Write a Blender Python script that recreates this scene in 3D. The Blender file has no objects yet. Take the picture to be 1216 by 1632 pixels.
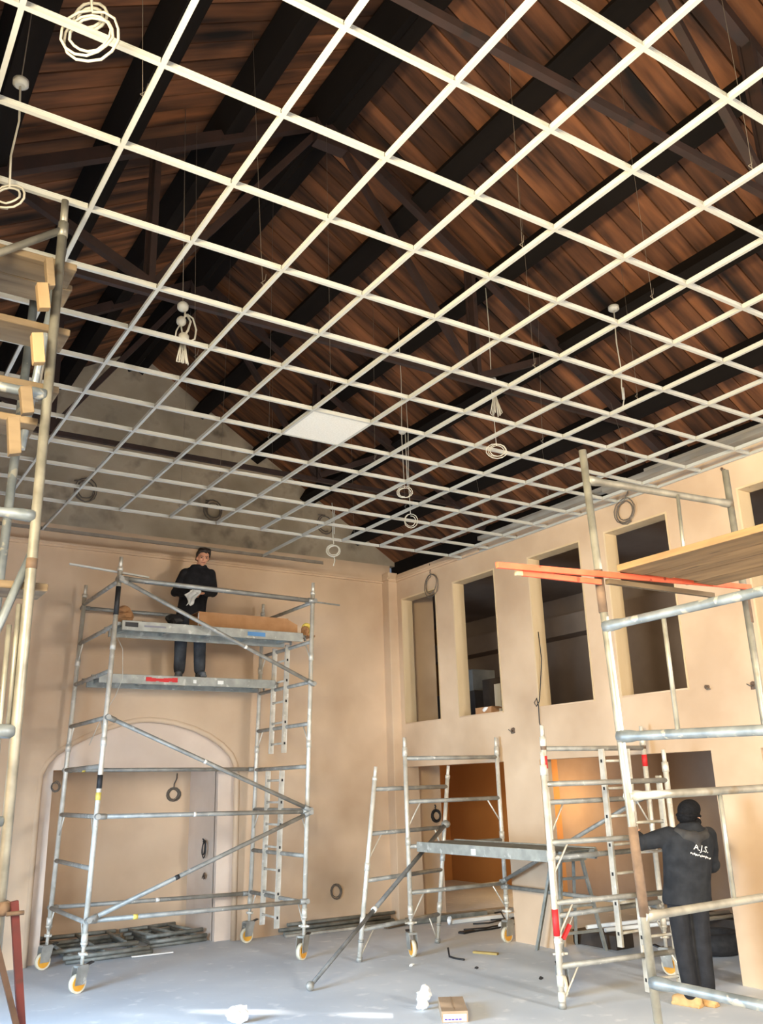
import bpy, bmesh, math, random
from mathutils import Vector, Matrix, Quaternion

random.seed(7)
scene = bpy.context.scene
COL = scene.collection

# ------------------------------------------------------------------ camera, world, sun, window light, exposure
cam_data = bpy.data.cameras.new('camera')
cam = bpy.data.objects.new('camera', cam_data)
COL.objects.link(cam)
cam_data.sensor_fit = 'HORIZONTAL'
cam_data.sensor_width = 36.0
cam_data.lens = 40.987
cam_data.clip_end = 200
CAM_R = ((0.83992224, -0.54194221, -0.02879702),
         (0.13813043, 0.26479130, -0.95436133),
         (0.52483389, 0.79761157, 0.29726282))
right = Vector(CAM_R[0]); up = -Vector(CAM_R[1]); back = -Vector(CAM_R[2])
m = Matrix((right, up, back)).transposed().to_4x4()
m.translation = Vector((-0.9475, -3.1211, 1.9335))
cam.matrix_world = m
scene.camera = cam

world = bpy.data.worlds.new('daylight'); scene.world = world
world.use_nodes = True
bgn = world.node_tree.nodes['Background']
bgn.inputs[0].default_value = (0.62, 0.76, 1.0, 1)
bgn.inputs[1].default_value = 0.35

SUN_DIR = Vector((-0.75, 0.661, 0)).normalized() * math.cos(math.radians(11.5)) + Vector((0, 0, -math.sin(math.radians(11.5))))
sd = bpy.data.lights.new('sun', 'SUN'); sd.energy = 30; sd.angle = math.radians(0.6); sd.color = (1.0, 0.93, 0.82)
sun = bpy.data.objects.new('sun', sd); COL.objects.link(sun)
sun.rotation_euler = SUN_DIR.to_track_quat('-Z', 'Y').to_euler()
sun.location = (16, -8, 6)

def area(name, loc, direction, w, h, power, color):
    d = bpy.data.lights.new(name, 'AREA'); d.shape = 'RECTANGLE'; d.size = w; d.size_y = h
    d.energy = power; d.color = color; d.spread = math.radians(125)
    o = bpy.data.objects.new(name, d); COL.objects.link(o)
    o.location = loc
    o.rotation_euler = Vector(direction).to_track_quat('-Z', 'Z').to_euler()
    return o
# daylight standing in the window openings, and one added opening, of the walls behind and beside the camera
WARM = (1.0, 0.82, 0.52); COOL = (0.56, 0.77, 1.0); MILD = (1.0, 0.94, 0.86)
area('daylight_side_window_a', (-2.02, -1.5, 3.55), (1, .3, -.15), 1.2, 1.6, 520, WARM)
area('daylight_side_window_b', (-2.02, -4.0, 3.55), (1, .35, -.15), 1.2, 1.6, 420, WARM)
area('added_side_fill', (-2.02, 3.7, 1.35), (1, .1, -.5), 2.2, 2.2, 560, COOL)  # cool fill for floor and lower wall, added in an unseen side opening
area('daylight_front_window_a', (5.2, -6.07, 3.4), (-.15, 1, -.35), .8, 1.5, 420, MILD)
area('daylight_front_door', (-0.4, -6.07, 1.6), (0.3, 1, -.6), 2.0, 2.2, 150, COOL)

scene.view_settings.view_transform = 'Standard'
scene.view_settings.look = 'None'
scene.view_settings.gamma = 1.0
scene.view_settings.use_curve_mapping = False
scene.view_settings.exposure = -0.28
LAMP_W = 95
scene.cycles.use_denoising = True
scene.cycles.max_bounces = 8
scene.cycles.diffuse_bounces = 5
scene.cycles.sample_clamp_indirect = 6

# ------------------------------------------------------------------ helpers
def lin(c):
    c = c / 255.0
    return c / 12.92 if c <= 0.04045 else ((c + 0.055) / 1.055) ** 2.4
def rgb(r, g, b): return (lin(r), lin(g), lin(b), 1.0)

MATS = {}
def mat(name, c1, c2=None, rough=0.7, metal=0.0, scale=6.0, detail=5.0, bump=0.0, bscale=None, stretch=None,
        lo=0.35, hi=0.65, rnd=0.0, c3=None, s3=20.0, lo3=0.62, hi3=0.7, emit=None, spec=0.5, coord='Object', bdist=0.01):
    """principled material: noise between c1 and c2, optional third speckle colour, optional per-object value variation"""
    if name in MATS: return MATS[name]
    mt = bpy.data.materials.new(name); mt.use_nodes = True
    nt = mt.node_tree; N = nt.nodes; L = nt.links
    p = N['Principled BSDF']
    p.inputs['Roughness'].default_value = rough
    p.inputs['Metallic'].default_value = metal
    p.inputs['Specular IOR Level'].default_value = spec
    tc = N.new('ShaderNodeTexCoord'); mp = N.new('ShaderNodeMapping')
    L.new(tc.outputs[coord], mp.inputs[0])
    if stretch: mp.inputs['Scale'].default_value = stretch
    vec = mp.outputs[0]
    if rnd:
        oi = N.new('ShaderNodeObjectInfo')
        ml = N.new('ShaderNodeVectorMath'); ml.operation = 'ADD'
        cm = N.new('ShaderNodeVectorMath'); cm.operation = 'SCALE'
        cm.inputs[0].default_value = (31, 17, 23); L.new(oi.outputs['Random'], cm.inputs['Scale'])
        L.new(vec, ml.inputs[0]); L.new(cm.outputs[0], ml.inputs[1]); vec = ml.outputs[0]
    col = None
    if c2 is not None:
        nz = N.new('ShaderNodeTexNoise'); nz.inputs['Scale'].default_value = scale; nz.inputs['Detail'].default_value = detail
        L.new(vec, nz.inputs['Vector'])
        rp = N.new('ShaderNodeValToRGB')
        rp.color_ramp.elements[0].position = lo; rp.color_ramp.elements[0].color = c1
        rp.color_ramp.elements[1].position = hi; rp.color_ramp.elements[1].color = c2
        L.new(nz.outputs['Fac'], rp.inputs[0]); col = rp.outputs[0]
        if c3 is not None:
            n3 = N.new('ShaderNodeTexNoise'); n3.inputs['Scale'].default_value = s3; n3.inputs['Detail'].default_value = 3
            L.new(vec, n3.inputs['Vector'])
            r3 = N.new('ShaderNodeValToRGB'); r3.color_ramp.elements[0].position = lo3; r3.color_ramp.elements[1].position = hi3
            L.new(n3.outputs['Fac'], r3.inputs[0])
            mx = N.new('ShaderNodeMix'); mx.data_type = 'RGBA'
            L.new(r3.outputs[0], mx.inputs['Factor']); L.new(col, mx.inputs['A']); mx.inputs['B'].default_value = c3
            col = mx.outputs['Result']
    if rnd:
        hs = N.new('ShaderNodeHueSaturation')
        mr = N.new('ShaderNodeMapRange'); mr.inputs['To Min'].default_value = 1 - rnd; mr.inputs['To Max'].default_value = 1 + rnd
        L.new(oi.outputs['Random'], mr.inputs['Value']); L.new(mr.outputs[0], hs.inputs['Value'])
        if col is not None: L.new(col, hs.inputs['Color'])
        else: hs.inputs['Color'].default_value = c1
        col = hs.outputs[0]
    if col is not None: L.new(col, p.inputs['Base Color'])
    else: p.inputs['Base Color'].default_value = c1
    if bump:
        nb = N.new('ShaderNodeTexNoise'); nb.inputs['Scale'].default_value = bscale or scale * 3; nb.inputs['Detail'].default_value = 6
        L.new(vec, nb.inputs['Vector'])
        bp = N.new('ShaderNodeBump'); bp.inputs['Strength'].default_value = bump; bp.inputs['Distance'].default_value = bdist
        L.new(nb.outputs['Fac'], bp.inputs['Height']); L.new(bp.outputs[0], p.inputs['Normal'])
    if emit:
        p.inputs['Emission Color'].default_value = emit[0]; p.inputs['Emission Strength'].default_value = emit[1]
    MATS[name] = mt
    return mt

ORG = {}
def org(o):
    return ORG.get(o.name, Vector((0, 0, 0))) if o is not None else Vector((0, 0, 0))

class MB:
    """collects simple solids in world coordinates, then links them as one mesh object"""
    def __init__(self): self.v = []; self.f = []; self.smooth = []
    def _add(self, vs, fs, sm=False):
        b = len(self.v); self.v += [Vector(x) for x in vs]
        self.f += [tuple(b + i for i in f) for f in fs]; self.smooth += [sm] * len(fs)
        return self
    def box(self, x0, x1, y0, y1, z0, z1):
        return self._add([(x0,y0,z0),(x1,y0,z0),(x1,y1,z0),(x0,y1,z0),(x0,y0,z1),(x1,y0,z1),(x1,y1,z1),(x0,y1,z1)],
                         [(0,3,2,1),(4,5,6,7),(0,1,5,4),(1,2,6,5),(2,3,7,6),(3,0,4,7)])
    def obox(self, c, ux, uy, uz):
        c = Vector(c); ux = Vector(ux); uy = Vector(uy); uz = Vector(uz)
        vs = [c+sx*ux+sy*uy+sz*uz for sz in (-1,1) for sx,sy in ((-1,-1),(1,-1),(1,1),(-1,1))]
        return self._add(vs, [(0,3,2,1),(4,5,6,7),(0,1,5,4),(1,2,6,5),(2,3,7,6),(3,0,4,7)])
    def bar(self, a, b, w, h, upv=(0,0,1)):
        a = Vector(a); b = Vector(b); d = (b-a)
        if d.length < 1e-6: return self
        dn = d.normalized(); upv = Vector(upv)
        if abs(dn.dot(upv)) > .98: upv = Vector((1,0,0)) if abs(dn.x) < .9 else Vector((0,1,0))
        s = dn.cross(upv).normalized(); t = s.cross(dn).normalized()
        return self.obox((a+b)/2, s*w/2, d/2, t*h/2)
    def tube(self, pts, r, n=8, caps=True, closed=False):
        pts = [Vector(p) for p in pts]
        rs = r if isinstance(r, (list, tuple)) else [r]*len(pts)
        k = len(pts); rings = []; prev = None
        for i, p in enumerate(pts):
            if closed: d = pts[(i+1) % k] - pts[i-1]
            elif i == 0: d = pts[1]-pts[0]
            elif i == k-1: d = pts[-1]-pts[-2]
            else: d = (pts[i+1]-pts[i-1])
            d = d.normalized() if d.length > 1e-9 else Vector((0,0,1))
            if prev is None:
                a = Vector((0,0,1)) if abs(d.z) < .9 else Vector((1,0,0))
                s = d.cross(a).normalized()
            else:
                s = prev - d*prev.dot(d); s = s.normalized() if s.length > 1e-6 else d.orthogonal().normalized()
            t = d.cross(s); prev = s
            rings.append([p + (s*math.cos(2*math.pi*j/n) + t*math.sin(2*math.pi*j/n))*rs[i] for j in range(n)])
        vs = [v for ring in rings for v in ring]; fs = []
        for i in range(k if closed else k-1):
            i2 = (i+1) % k
            for j in range(n):
                fs.append((i*n+j, i*n+(j+1) % n, i2*n+(j+1) % n, i2*n+j))
        self._add(vs, fs, True)
        if caps and not closed:
            b = len(self.v) - len(vs)
            self.f.append(tuple(b+j for j in reversed(range(n)))); self.smooth.append(False)
            self.f.append(tuple(b+(k-1)*n+j for j in range(n))); self.smooth.append(False)
        return self
    def cyl(self, a, b, r, n=12): return self.tube([a, b], r, n)
    def ball(self, c, rx, ry=None, rz=None, nu=10, nv=7, M=None):
        c = Vector(c); ry = rx if ry is None else ry; rz = rx if rz is None else rz
        vs = []; fs = []
        for i in range(nv+1):
            th = math.pi*i/nv
            for j in range(nu):
                ph = 2*math.pi*j/nu
                q = Vector((rx*math.sin(th)*math.cos(ph), ry*math.sin(th)*math.sin(ph), rz*math.cos(th)))
                if M is not None: q = M @ q
                vs.append(c+q)
        for i in range(nv):
            for j in range(nu):
                fs.append((i*nu+j, (i+1)*nu+j, (i+1)*nu+(j+1) % nu, i*nu+(j+1) % nu))
        return self._add(vs, fs, True)
    def prism(self, poly, ext):
        """poly: list of 3d points (planar), extruded by ext"""
        n = len(poly); ext = Vector(ext); P = [Vector(p) for p in poly]
        vs = P + [p+ext for p in P]
        fs = [tuple(range(n)), tuple(reversed(range(n, 2*n)))] + [(i, n+i, n+(i+1) % n, (i+1) % n) for i in range(n)]
        return self._add(vs, fs)
    def grid(self, rows, sm=True):
        n = len(rows[0]); vs = [p for r in rows for p in r]; fs = []
        for i in range(len(rows)-1):
            for j in range(n-1):
                fs.append((i*n+j, i*n+j+1, (i+1)*n+j+1, (i+1)*n+j))
        return self._add(vs, fs, sm)
    def mesh(self, name, off=Vector((0,0,0))):
        me = bpy.data.meshes.new(name)
        me.from_pydata([tuple(v-off) for v in self.v], [], self.f)
        me.polygons.foreach_set('use_smooth', self.smooth)
        bm = bmesh.new(); bm.from_mesh(me); bmesh.ops.recalc_face_normals(bm, faces=bm.faces); bm.to_mesh(me); bm.free()
        me.update(); return me
    def build(self, name, material, parent=None, bevel=0.0, loc=None):
        off = org(parent) if parent is not None else (Vector(loc) if loc is not None else Vector((0,0,0)))
        me = self.mesh(name, off)
        me.materials.append(material)
        o = bpy.data.objects.new(name, me); COL.objects.link(o)
        if parent is not None:
            o.parent = parent; ORG[o.name] = off.copy()
        else:
            o.location = off; ORG[o.name] = off.copy()
        if bevel:
            b = o.modifiers.new('bevel', 'BEVEL'); b.width = bevel; b.segments = 2; b.limit_method = 'ANGLE'
        return o

def tag(o, label=None, cat=None, group=None, kind=None):
    if label: o['label'] = label
    if cat: o['category'] = cat
    if group: o['group'] = group
    if kind: o['kind'] = kind
    return o
def thing(name, loc, label, cat, group=None, kind=None):
    o = bpy.data.objects.new(name, None); COL.objects.link(o); o.empty_display_size = .1
    o.location = loc; ORG[o.name] = Vector(loc)
    return tag(o, label, cat, group, kind)
def struct(name, mb, material, parent=None, bevel=0):
    o = mb.build(name, material, parent, bevel)
    if parent is None: o['kind'] = 'structure'
    return o
def inst(src, name, loc, rot=None, parent=None, scale=None):
    """another object sharing the mesh of src"""
    o = bpy.data.objects.new(name, src.data); COL.objects.link(o)
    if parent is not None: o.parent = parent; loc = Vector(loc)-org(parent)
    o.location = loc
    if rot is not None: o.rotation_euler = rot
    if scale is not None: o.scale = scale
    return o

# ------------------------------------------------------------------ materials
M_PLASTER = mat('fresh_plaster', rgb(184,158,132), rgb(213,189,162), rough=.85, scale=.65, detail=5, bump=.08, bscale=14, lo=.32, hi=.66, c3=rgb(172,146,120), s3=.9, lo3=.5, hi3=.85, spec=.25)
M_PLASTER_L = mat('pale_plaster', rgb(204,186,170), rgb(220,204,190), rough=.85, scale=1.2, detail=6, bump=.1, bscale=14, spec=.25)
M_RENDER = mat('old_grey_render', rgb(150,138,118), rgb(178,165,144), rough=.95, scale=1.6, detail=8, bump=.3, bscale=9, c3=rgb(116,106,92), s3=3.2, lo3=.55, hi3=.75)
M_CONC = mat('concrete_floor', rgb(182,191,202), rgb(202,209,217), rough=.62, scale=.8, detail=8, bump=.1, bscale=30, c3=rgb(218,222,228), s3=5.0, lo3=.6, hi3=.74)  # blue of the sky light is partly put into the base colour
M_PINE = mat('pine_lining', rgb(190,166,130), rgb(206,184,150), rough=.7, scale=3, stretch=(1,1,.15), c3=rgb(150,112,64), s3=9, lo3=.68, hi3=.74)
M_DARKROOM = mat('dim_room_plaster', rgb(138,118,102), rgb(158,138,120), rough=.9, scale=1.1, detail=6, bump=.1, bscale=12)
M_ORANGE = mat('lamp_glow_room_wall', rgb(176,124,72), rgb(186,134,80), rough=.8, scale=.9, detail=5)  # warm lamp glow on this stretch of wall is put into the colour
M_WOODROOF = mat('roof_plank', rgb(44,27,18), rgb(122,77,47), rough=.75, scale=2.6, detail=9, stretch=(.4,3.0,1), bump=.25, bscale=8, lo=.3, hi=.7, rnd=.45, c3=rgb(22,14,10), s3=1.6, lo3=.52, hi3=.72, spec=.3)
M_DARKWOOD = mat('dark_timber', rgb(15,11,9), rgb(21,16,13), rough=.9, spec=.15, scale=3, stretch=(3,.3,1), bump=.2)
M_RUSTRED = mat('oxide_painted_steel', rgb(34,20,17), rgb(46,27,22), rough=.7, scale=6, c3=rgb(24,15,13), s3=9)
M_WHITE = mat('white_enamel', rgb(180,182,178), rough=.45)
M_GALV = mat('galvanised_edge', rgb(120,122,118), rgb(150,152,150), rough=.5, metal=.4, scale=12)
M_EDGE = mat('dull_edge_trim', rgb(104,96,86), rgb(120,112,102), rough=.6, scale=9)
M_TILE = mat('mineral_tile', rgb(222,222,214), rgb(232,232,226), rough=.95, scale=60, bump=.2, bscale=120)
M_GREYBOARD = mat('weathered_board', rgb(140,134,124), rgb(176,170,158), rough=.85, scale=3, stretch=(3,.25,3), bump=.2)

# ------------------------------------------------------------------ structure
RX, BY, LX, FY = 6.86, 8.55, -1.95, -6.0
RIDGE_X, RIDGE_Z, SL = 2.454, 8.173, 0.6095
def roof_z(x): return RIDGE_Z - SL*abs(x-RIDGE_X)
EAVE = roof_z(RX)

struct('floor', MB().box(-3.5, 13.0, -8, 12.5, -.15, 0), M_CONC)

# back wall with the shallow arched recess of the fireplace
ARCH = [(1.58,0),(1.58,1.9),(1.59,2.145),(1.654,2.293),(1.758,2.404),(1.903,2.503),(2.128,2.619),(2.362,2.714),(2.603,2.788),(2.77,2.822),(2.938,2.833),(3.11,2.822),
        (3.288,2.796),(3.558,2.723),(3.789,2.624),(3.978,2.506),(4.122,2.371),(4.191,2.235),(4.215,2.051),(4.215,1.15),(4.21,0)]
poly = [(LX,0)] + ARCH + [(RX,0),(RX,5.36),(LX,5.36)]
wb = struct('wall_back', MB().prism([(x,BY,z) for x,z in poly], (0,.12,0)), M_PLASTER)
struct('gable', MB().prism([(x,BY,z) for x,z in [(LX-.4,5.36),(RX+.4,5.36),(RX+.4,EAVE),(RX,EAVE+.05),(RIDGE_X,RIDGE_Z+.05),(LX,EAVE+.05),(LX-.4,EAVE)]], (0,.12,0)), M_RENDER, wb)
# soft rounded bead round the arch
bead = MB(); bead.tube([(x, BY+.03, z) for x, z in ARCH], .042, 10); struct('arch_moulding', bead, M_PLASTER, wb)
# inner panel with the square fireplace opening
inner = [(1.5,0),(1.765,0),(1.765,2.2),(3.975,2.2),(3.975,0),(4.3,0),(4.3,3.0),(1.5,3.0)]
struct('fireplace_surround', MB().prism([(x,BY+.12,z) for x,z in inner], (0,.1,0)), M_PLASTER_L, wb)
rec = MB()
rec.box(1.5,4.2,9.72,9.8,0,2.4); rec.box(1.6,1.765,BY+.2,9.75,0,2.4); rec.box(1.5,4.2,BY+.2,9.8,2.2,2.35)
struct('fireplace_recess', rec, M_PLASTER, wb)
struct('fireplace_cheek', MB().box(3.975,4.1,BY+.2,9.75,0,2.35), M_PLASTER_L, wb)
struct('corner_pilaster', MB().box(6.70,RX+.02,8.36,BY+.05,0,5.2), M_PLASTER, wb, .012)
# picture rail and plaster band
def rail_profile(a, b, s):
    mb = MB(); mb.bar(a, b, .07, .03); mb.bar(Vector(a)+Vector((0,0,-.03)), Vector(b)+Vector((0,0,-.03)), .035, .03); return mb
struct('trim_1', rail_profile((LX,BY-.012,5.09),(6.70,BY-.012,5.09),0), M_PLASTER)
tp = rail_profile((6.69,8.35,5.09),(RX,8.35,5.09),0); tp.bar((6.69,8.34,5.09),(6.69,BY,5.09),.045,.04)
struct('trim_2', tp, M_PLASTER)
struct('trim_3', rail_profile((RX-.012,8.35,5.09),(RX-.012,6.2,5.09),0), M_PLASTER)
struct('trim_4', MB().box(LX,4.3,BY-.004,BY+.02,3.64,3.70), M_PLASTER)

# right wall: piers and bands around five upper windows and the lower openings
WT = .2
WIN = [(7.31,8.25),(5.93,6.90),(4.28,5.25),(2.93,3.88),(1.06,2.03),(-1.2,-.23),(-3.3,-2.3)]
OPN = [(6.0,8.23),(2.77,5.32),(-1.0,2.2)]
WZ0, WZ1, OZ = 2.78, 4.75, 2.15
mb = MB()
def band(z0, z1, holes):
    ys = [(8.55, None)]
    cur = 8.57
    for a, b in holes:
        if cur-b > .001: mb.box(RX, RX+WT, b, cur, z0, z1)
        cur = a
    mb.box(RX, RX+WT, FY, cur, z0, z1)
band(0, OZ, OPN); band(OZ, WZ0, []); band(WZ0, WZ1, WIN); band(WZ1, 5.17, [])
wr = struct('wall_right', mb, M_PLASTER)
for k, (a, b) in enumerate(WIN):
    root = thing('window_%d' % (k+1), (RX+.1, (a+b)/2, WZ0), None, None, kind='structure')
    t = .022
    MB().box(RX-.003, RX+WT, b-t, b, WZ0, WZ1).build('jamb_board', M_PINE, root)
    MB().box(RX-.003, RX+WT, a, a+t, WZ0, WZ1).build('jamb_board', M_PINE, root)
    MB().box(RX-.003, RX+WT, a+t, b-t, WZ1-t, WZ1).build('head_board', M_PINE, root)
    MB().box(RX-.006, RX+WT, a+t, b-t, WZ0, WZ0+.018).build('sill_board', M_PLASTER, root)
# old wall-head timbers above the right wall, left rough
for i, (x0,x1,y0,y1,z0,z1) in enumerate([(6.72,6.84,1.0,3.7,5.18,5.24),(6.78,6.92,-2.0,3.1,5.24,5.30),(6.74,6.85,3.9,6.1,5.18,5.235),(6.80,6.92,3.4,5.4,5.235,5.29),(6.72,6.8,-3.0,.9,5.18,5.24)]):
    struct('trim_%d' % (5+i), MB().box(x0,x1,y0,y1,z0,z1), M_GREYBOARD)
# eave: dark boarding behind the wall head
struct('eave_board', MB().box(RX+.1, RX+.2, FY, BY+.1, 5.17, EAVE+.1), M_DARKWOOD, wr)

# walls behind and beside the camera with window and front door openings, plus an added side opening
mb = MB()
def wall_open(plane, u0, u1, z1, holes, t=.15):
    """wall in x=plane running along y from u0 to u1"""
    cuts = sorted(set([u0, u1] + [h[0] for h in holes] + [h[1] for h in holes]))
    for a, b in zip(cuts, cuts[1:]):
        hs = sorted([h for h in holes if h[0] <= a+1e-6 and h[1] >= b-1e-6], key=lambda h: h[2])
        z = 0
        for h in hs:
            if h[2] > z: yield (a, b, z, h[2])
            z = h[3]
        if z < z1: yield (a, b, z, z1)
for a, b, z0, z1 in wall_open(LX, FY, BY+.1, EAVE+.1, [(-2.3,-.7,2.5,4.6),(-4.8,-3.2,2.5,4.6),(2.6,4.8,.05,2.5)]): mb.box(LX-.15, LX, a, b, z0, z1)
struct('wall_left', mb, M_PLASTER)
mb = MB()
for a, b, z0, z1 in wall_open(FY, LX-.15, RX+.2, EAVE+.1, [(4.45,5.95,2.0,4.6),(-1.5,.7,.1,2.9)]): mb.box(a, b, FY-.15, FY, z0, z1)
mb.prism([(LX-.15,FY,EAVE),(RX+.2,FY,EAVE),(RIDGE_X,FY,RIDGE_Z+.1)], (0,-.15,0))
struct('wall_front', mb, M_PLASTER)

# the rooms behind the right wall
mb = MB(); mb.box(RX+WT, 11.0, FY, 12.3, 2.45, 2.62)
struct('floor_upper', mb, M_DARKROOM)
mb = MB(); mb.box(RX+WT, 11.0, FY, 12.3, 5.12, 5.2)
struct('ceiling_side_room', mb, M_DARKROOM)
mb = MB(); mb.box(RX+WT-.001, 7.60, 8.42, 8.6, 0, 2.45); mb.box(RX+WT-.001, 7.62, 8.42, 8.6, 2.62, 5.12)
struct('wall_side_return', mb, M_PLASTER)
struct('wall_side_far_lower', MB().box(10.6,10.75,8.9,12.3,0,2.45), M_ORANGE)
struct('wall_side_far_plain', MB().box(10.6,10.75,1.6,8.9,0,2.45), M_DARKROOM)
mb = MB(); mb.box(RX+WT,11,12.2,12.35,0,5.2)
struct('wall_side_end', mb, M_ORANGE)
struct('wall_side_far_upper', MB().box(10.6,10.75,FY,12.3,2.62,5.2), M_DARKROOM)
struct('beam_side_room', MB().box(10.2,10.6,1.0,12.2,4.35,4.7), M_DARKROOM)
# unseen wall added in the lower side room, slots shaped to cast sun patches
slot_y, slots = None, []
XW = 9.5
dh = Vector((SUN_DIR.x, SUN_DIR.y)); tn = -SUN_DIR.z/dh.length; dh.normalize()
def slot_for(x, y, length):
    s = (XW-x)/(-dh.x); return (y-dh.y*s, (s-length/2)*tn, (s+length/2)*tn)
slots = [slot_for(3.55,4.13,.42), slot_for(2.72,4.98,.75), slot_for(1.80,5.60,.55)]
mb = MB()
holes = []
for yy, za, zb in slots: holes.append((yy-.12, yy+.12, za, zb))
ya = min(h[0] for h in holes); yb = max(h[1] for h in holes)
cuts = sorted(set([-6.0, 1.6] + [h[0] for h in holes] + [h[1] for h in holes]))
for a, b in zip(cuts, cuts[1:]):
    hs = sorted([h for h in holes if h[0] <= a+1e-6 and h[1] >= b-1e-6], key=lambda h: h[2]); z = 0
    for h in hs:
        if h[2] > z: mb.box(XW, XW+.02, a, b, z, h[2])
        z = max(z, h[3])
    mb.box(XW, XW+.02, a, b, z, 2.45)
mb.box(XW, 10.75, 1.55, 1.65, 0, 2.45)
mb.box(RX+WT, XW, FY-.1, FY, 0, 5.2)
struct('added_sun_slot_wall', mb, M_DARKROOM)

# roof: boarded underside, plank by plank
ceil = thing('ceiling', (RIDGE_X, 1.5, RIDGE_Z), None, None, kind='structure')
dk = MB()
for s in (-1, 1):
    e = RIDGE_X+s*4.9
    dk.prism([(RIDGE_X,FY-.2,RIDGE_Z+.06),(e,FY-.2,RIDGE_Z+.06-SL*4.9),(e,FY-.2,RIDGE_Z+.2-SL*4.9),(RIDGE_X,FY-.2,RIDGE_Z+.2)], (0,BY-FY+.5,0))
dk.build('roof_deck', M_DARKWOOD, ceil)
PW_ = .2; LEN = 4.9*math.sqrt(1+SL*SL)
plank = None
ang = math.atan(SL)
for s in (-1, 1):
    y = -4.6; k = 0
    while y < BY:
        if plank is None:
            pm = MB().box(0, LEN, -PW_/2+.006, PW_/2-.006, 0, .03)
            plank = pm.build('plank', M_WOODROOF, None)
            plank.parent = ceil
            o = plank
        else:
            o = bpy.data.objects.new('plank', plank.data); COL.objects.link(o); o.parent = ceil
        o.location = Vector((RIDGE_X, y+PW_/2, RIDGE_Z+random.uniform(0,.012)))-Vector(ceil.location)
        o.rotation_euler = (0, ang, 0) if s > 0 else (0, ang, math.pi)
        y += PW_; k += 1
# purlins and ridge
PN = ['ridge side', 'upper', 'middle', 'lower']
for s, side in ((1,'right'), (-1,'left')):
    for k, dx in enumerate((.12, 1.03, 1.95, 2.86, 3.75)):
        x = RIDGE_X+s*dx
        h = .2 if k else .26
        w = .2 if k else .12
        c = Vector((x, (FY+BY)/2, roof_z(x)-h*.5/math.cos(ang)-.004))
        mb = MB(); mb.obox(c, Vector((math.cos(ang),0,-s*math.sin(ang)))*w/2, (0,(BY-FY)/2-.01,0), Vector((s*math.sin(ang),0,math.cos(ang)))*h/2)
        o = mb.build('purlin', M_DARKWOOD, None, loc=(x, BY-.1, roof_z(x)-h))
        tag(o, 'dark roof purlin on the %s slope, %s' % (side, ['running beside the ridge','first below the ridge','second below the ridge','third below the ridge','nearest the eaves'][k]), 'beam', 'purlins under the roof boards')
# trusses
def truss(y, label):
    root = thing('roof_truss', (RIDGE_X, y, 5.55), label, 'truss', 'oxide red roof trusses')
    d = .24/math.cos(ang)
    def rz(x): return roof_z(x)-.22
    for s in (1,-1):
        e = RIDGE_X+s*4.3
        mb = MB(); mb.bar((RIDGE_X,y,rz(RIDGE_X)-.02),(e,y,rz(e)),.08,.10); mb.build('rafter', M_RUSTRED, root)
        q = RIDGE_X+s*1.62; p = RIDGE_X+s*2.85
        mb = MB(); mb.bar((q,y,rz(q)),(q,y,5.6),.05,.09,(0,1,0)); mb.bar((q,y+.04,rz(q)),(q,y+.04,5.6),.09,.02,(0,1,0)); mb.build('queen_post', M_RUSTRED, root)
        mb = MB(); mb.bar((RIDGE_X+s*.1,y+.03,rz(RIDGE_X)-.15),(q,y+.03,5.65),.06,.06); mb.build('inner_strut', M_RUSTRED, root)
        mb = MB(); mb.bar((q,y-.03,5.65),(p,y-.03,rz(p)),.06,.07); mb.build('outer_strut', M_RUSTRED, root)
    mb = MB(); mb.bar((LX+.05,y,5.6),(RX+.05,y,5.6),.045,.055); mb.build('bottom_chord', M_RUSTRED, root)
    MB().box(RIDGE_X-.16,RIDGE_X+.16,y-.06,y+.06,rz(RIDGE_X)-.32,rz(RIDGE_X)-.02).build('apex_plate', M_RUSTRED, root)
    return root
truss(5.95, 'oxide red steel roof truss nearest the back gable')
truss(2.75, 'oxide red steel roof truss in the middle of the roof')
truss(-.45, 'oxide red steel roof truss nearest the viewer at top of picture')

# ------------------------------------------------------------------ suspended ceiling grid
GZ = 5.04
grid = thing('ceiling_grid', (2.4, 2.4, GZ), 'white suspended ceiling grid of tees hanging under the timber roof', 'ceiling grid')
def tee(L):
    mb = MB(); mb.box(0, L, -.012, .012, 0, .003); mb.box(0, L, -.002, .002, .003, .036); mb.box(0, L, -.006, .006, .030, .037); return mb
main_mesh = {}
def add_tee(name, x, y, L, along_y, dz=0):
    key = round(L, 3)
    if key not in main_mesh:
        me = tee(L).mesh('tee'); me.materials.append(M_WHITE); main_mesh[key] = me
    o = bpy.data.objects.new(name, main_mesh[key]); COL.objects.link(o); o.parent = grid
    o.location = Vector((x, y, GZ+dz))-org(grid)
    o.rotation_euler = (0, 0, math.pi/2 if along_y else 0)
for i in range(-3, 12):
    x = .6*i
    for y0, y1 in ((-3.0,.6),(.6,4.2),(4.2,6.6)): add_tee('main_tee', x, y0, y1-y0, True)
    if i in (2, 7): add_tee('main_tee', x, 6.6, 1.2, True)
for j in range(-4, 12):
    for i in range(-3, 11): add_tee('cross_tee', .6*i+.012, .6*j, .576, False, .0005)
    add_tee('cross_tee', 6.612, .6*j, .23, False, .0005)
e_ = MB(); e_.box(-1.2,5.18,7.788,7.812,GZ,GZ+.003); e_.box(-1.2,5.18,7.799,7.803,GZ+.003,GZ+.045); e_.build('edge_tee', M_EDGE, grid)
ea = MB(); ea.box(6.82, 6.845, -3, 6.7, GZ-.004, GZ-.001); ea.box(6.842,6.846,-3,6.7,GZ-.001,GZ+.03); ea.build('edge_angle', M_WHITE, grid)
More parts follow.
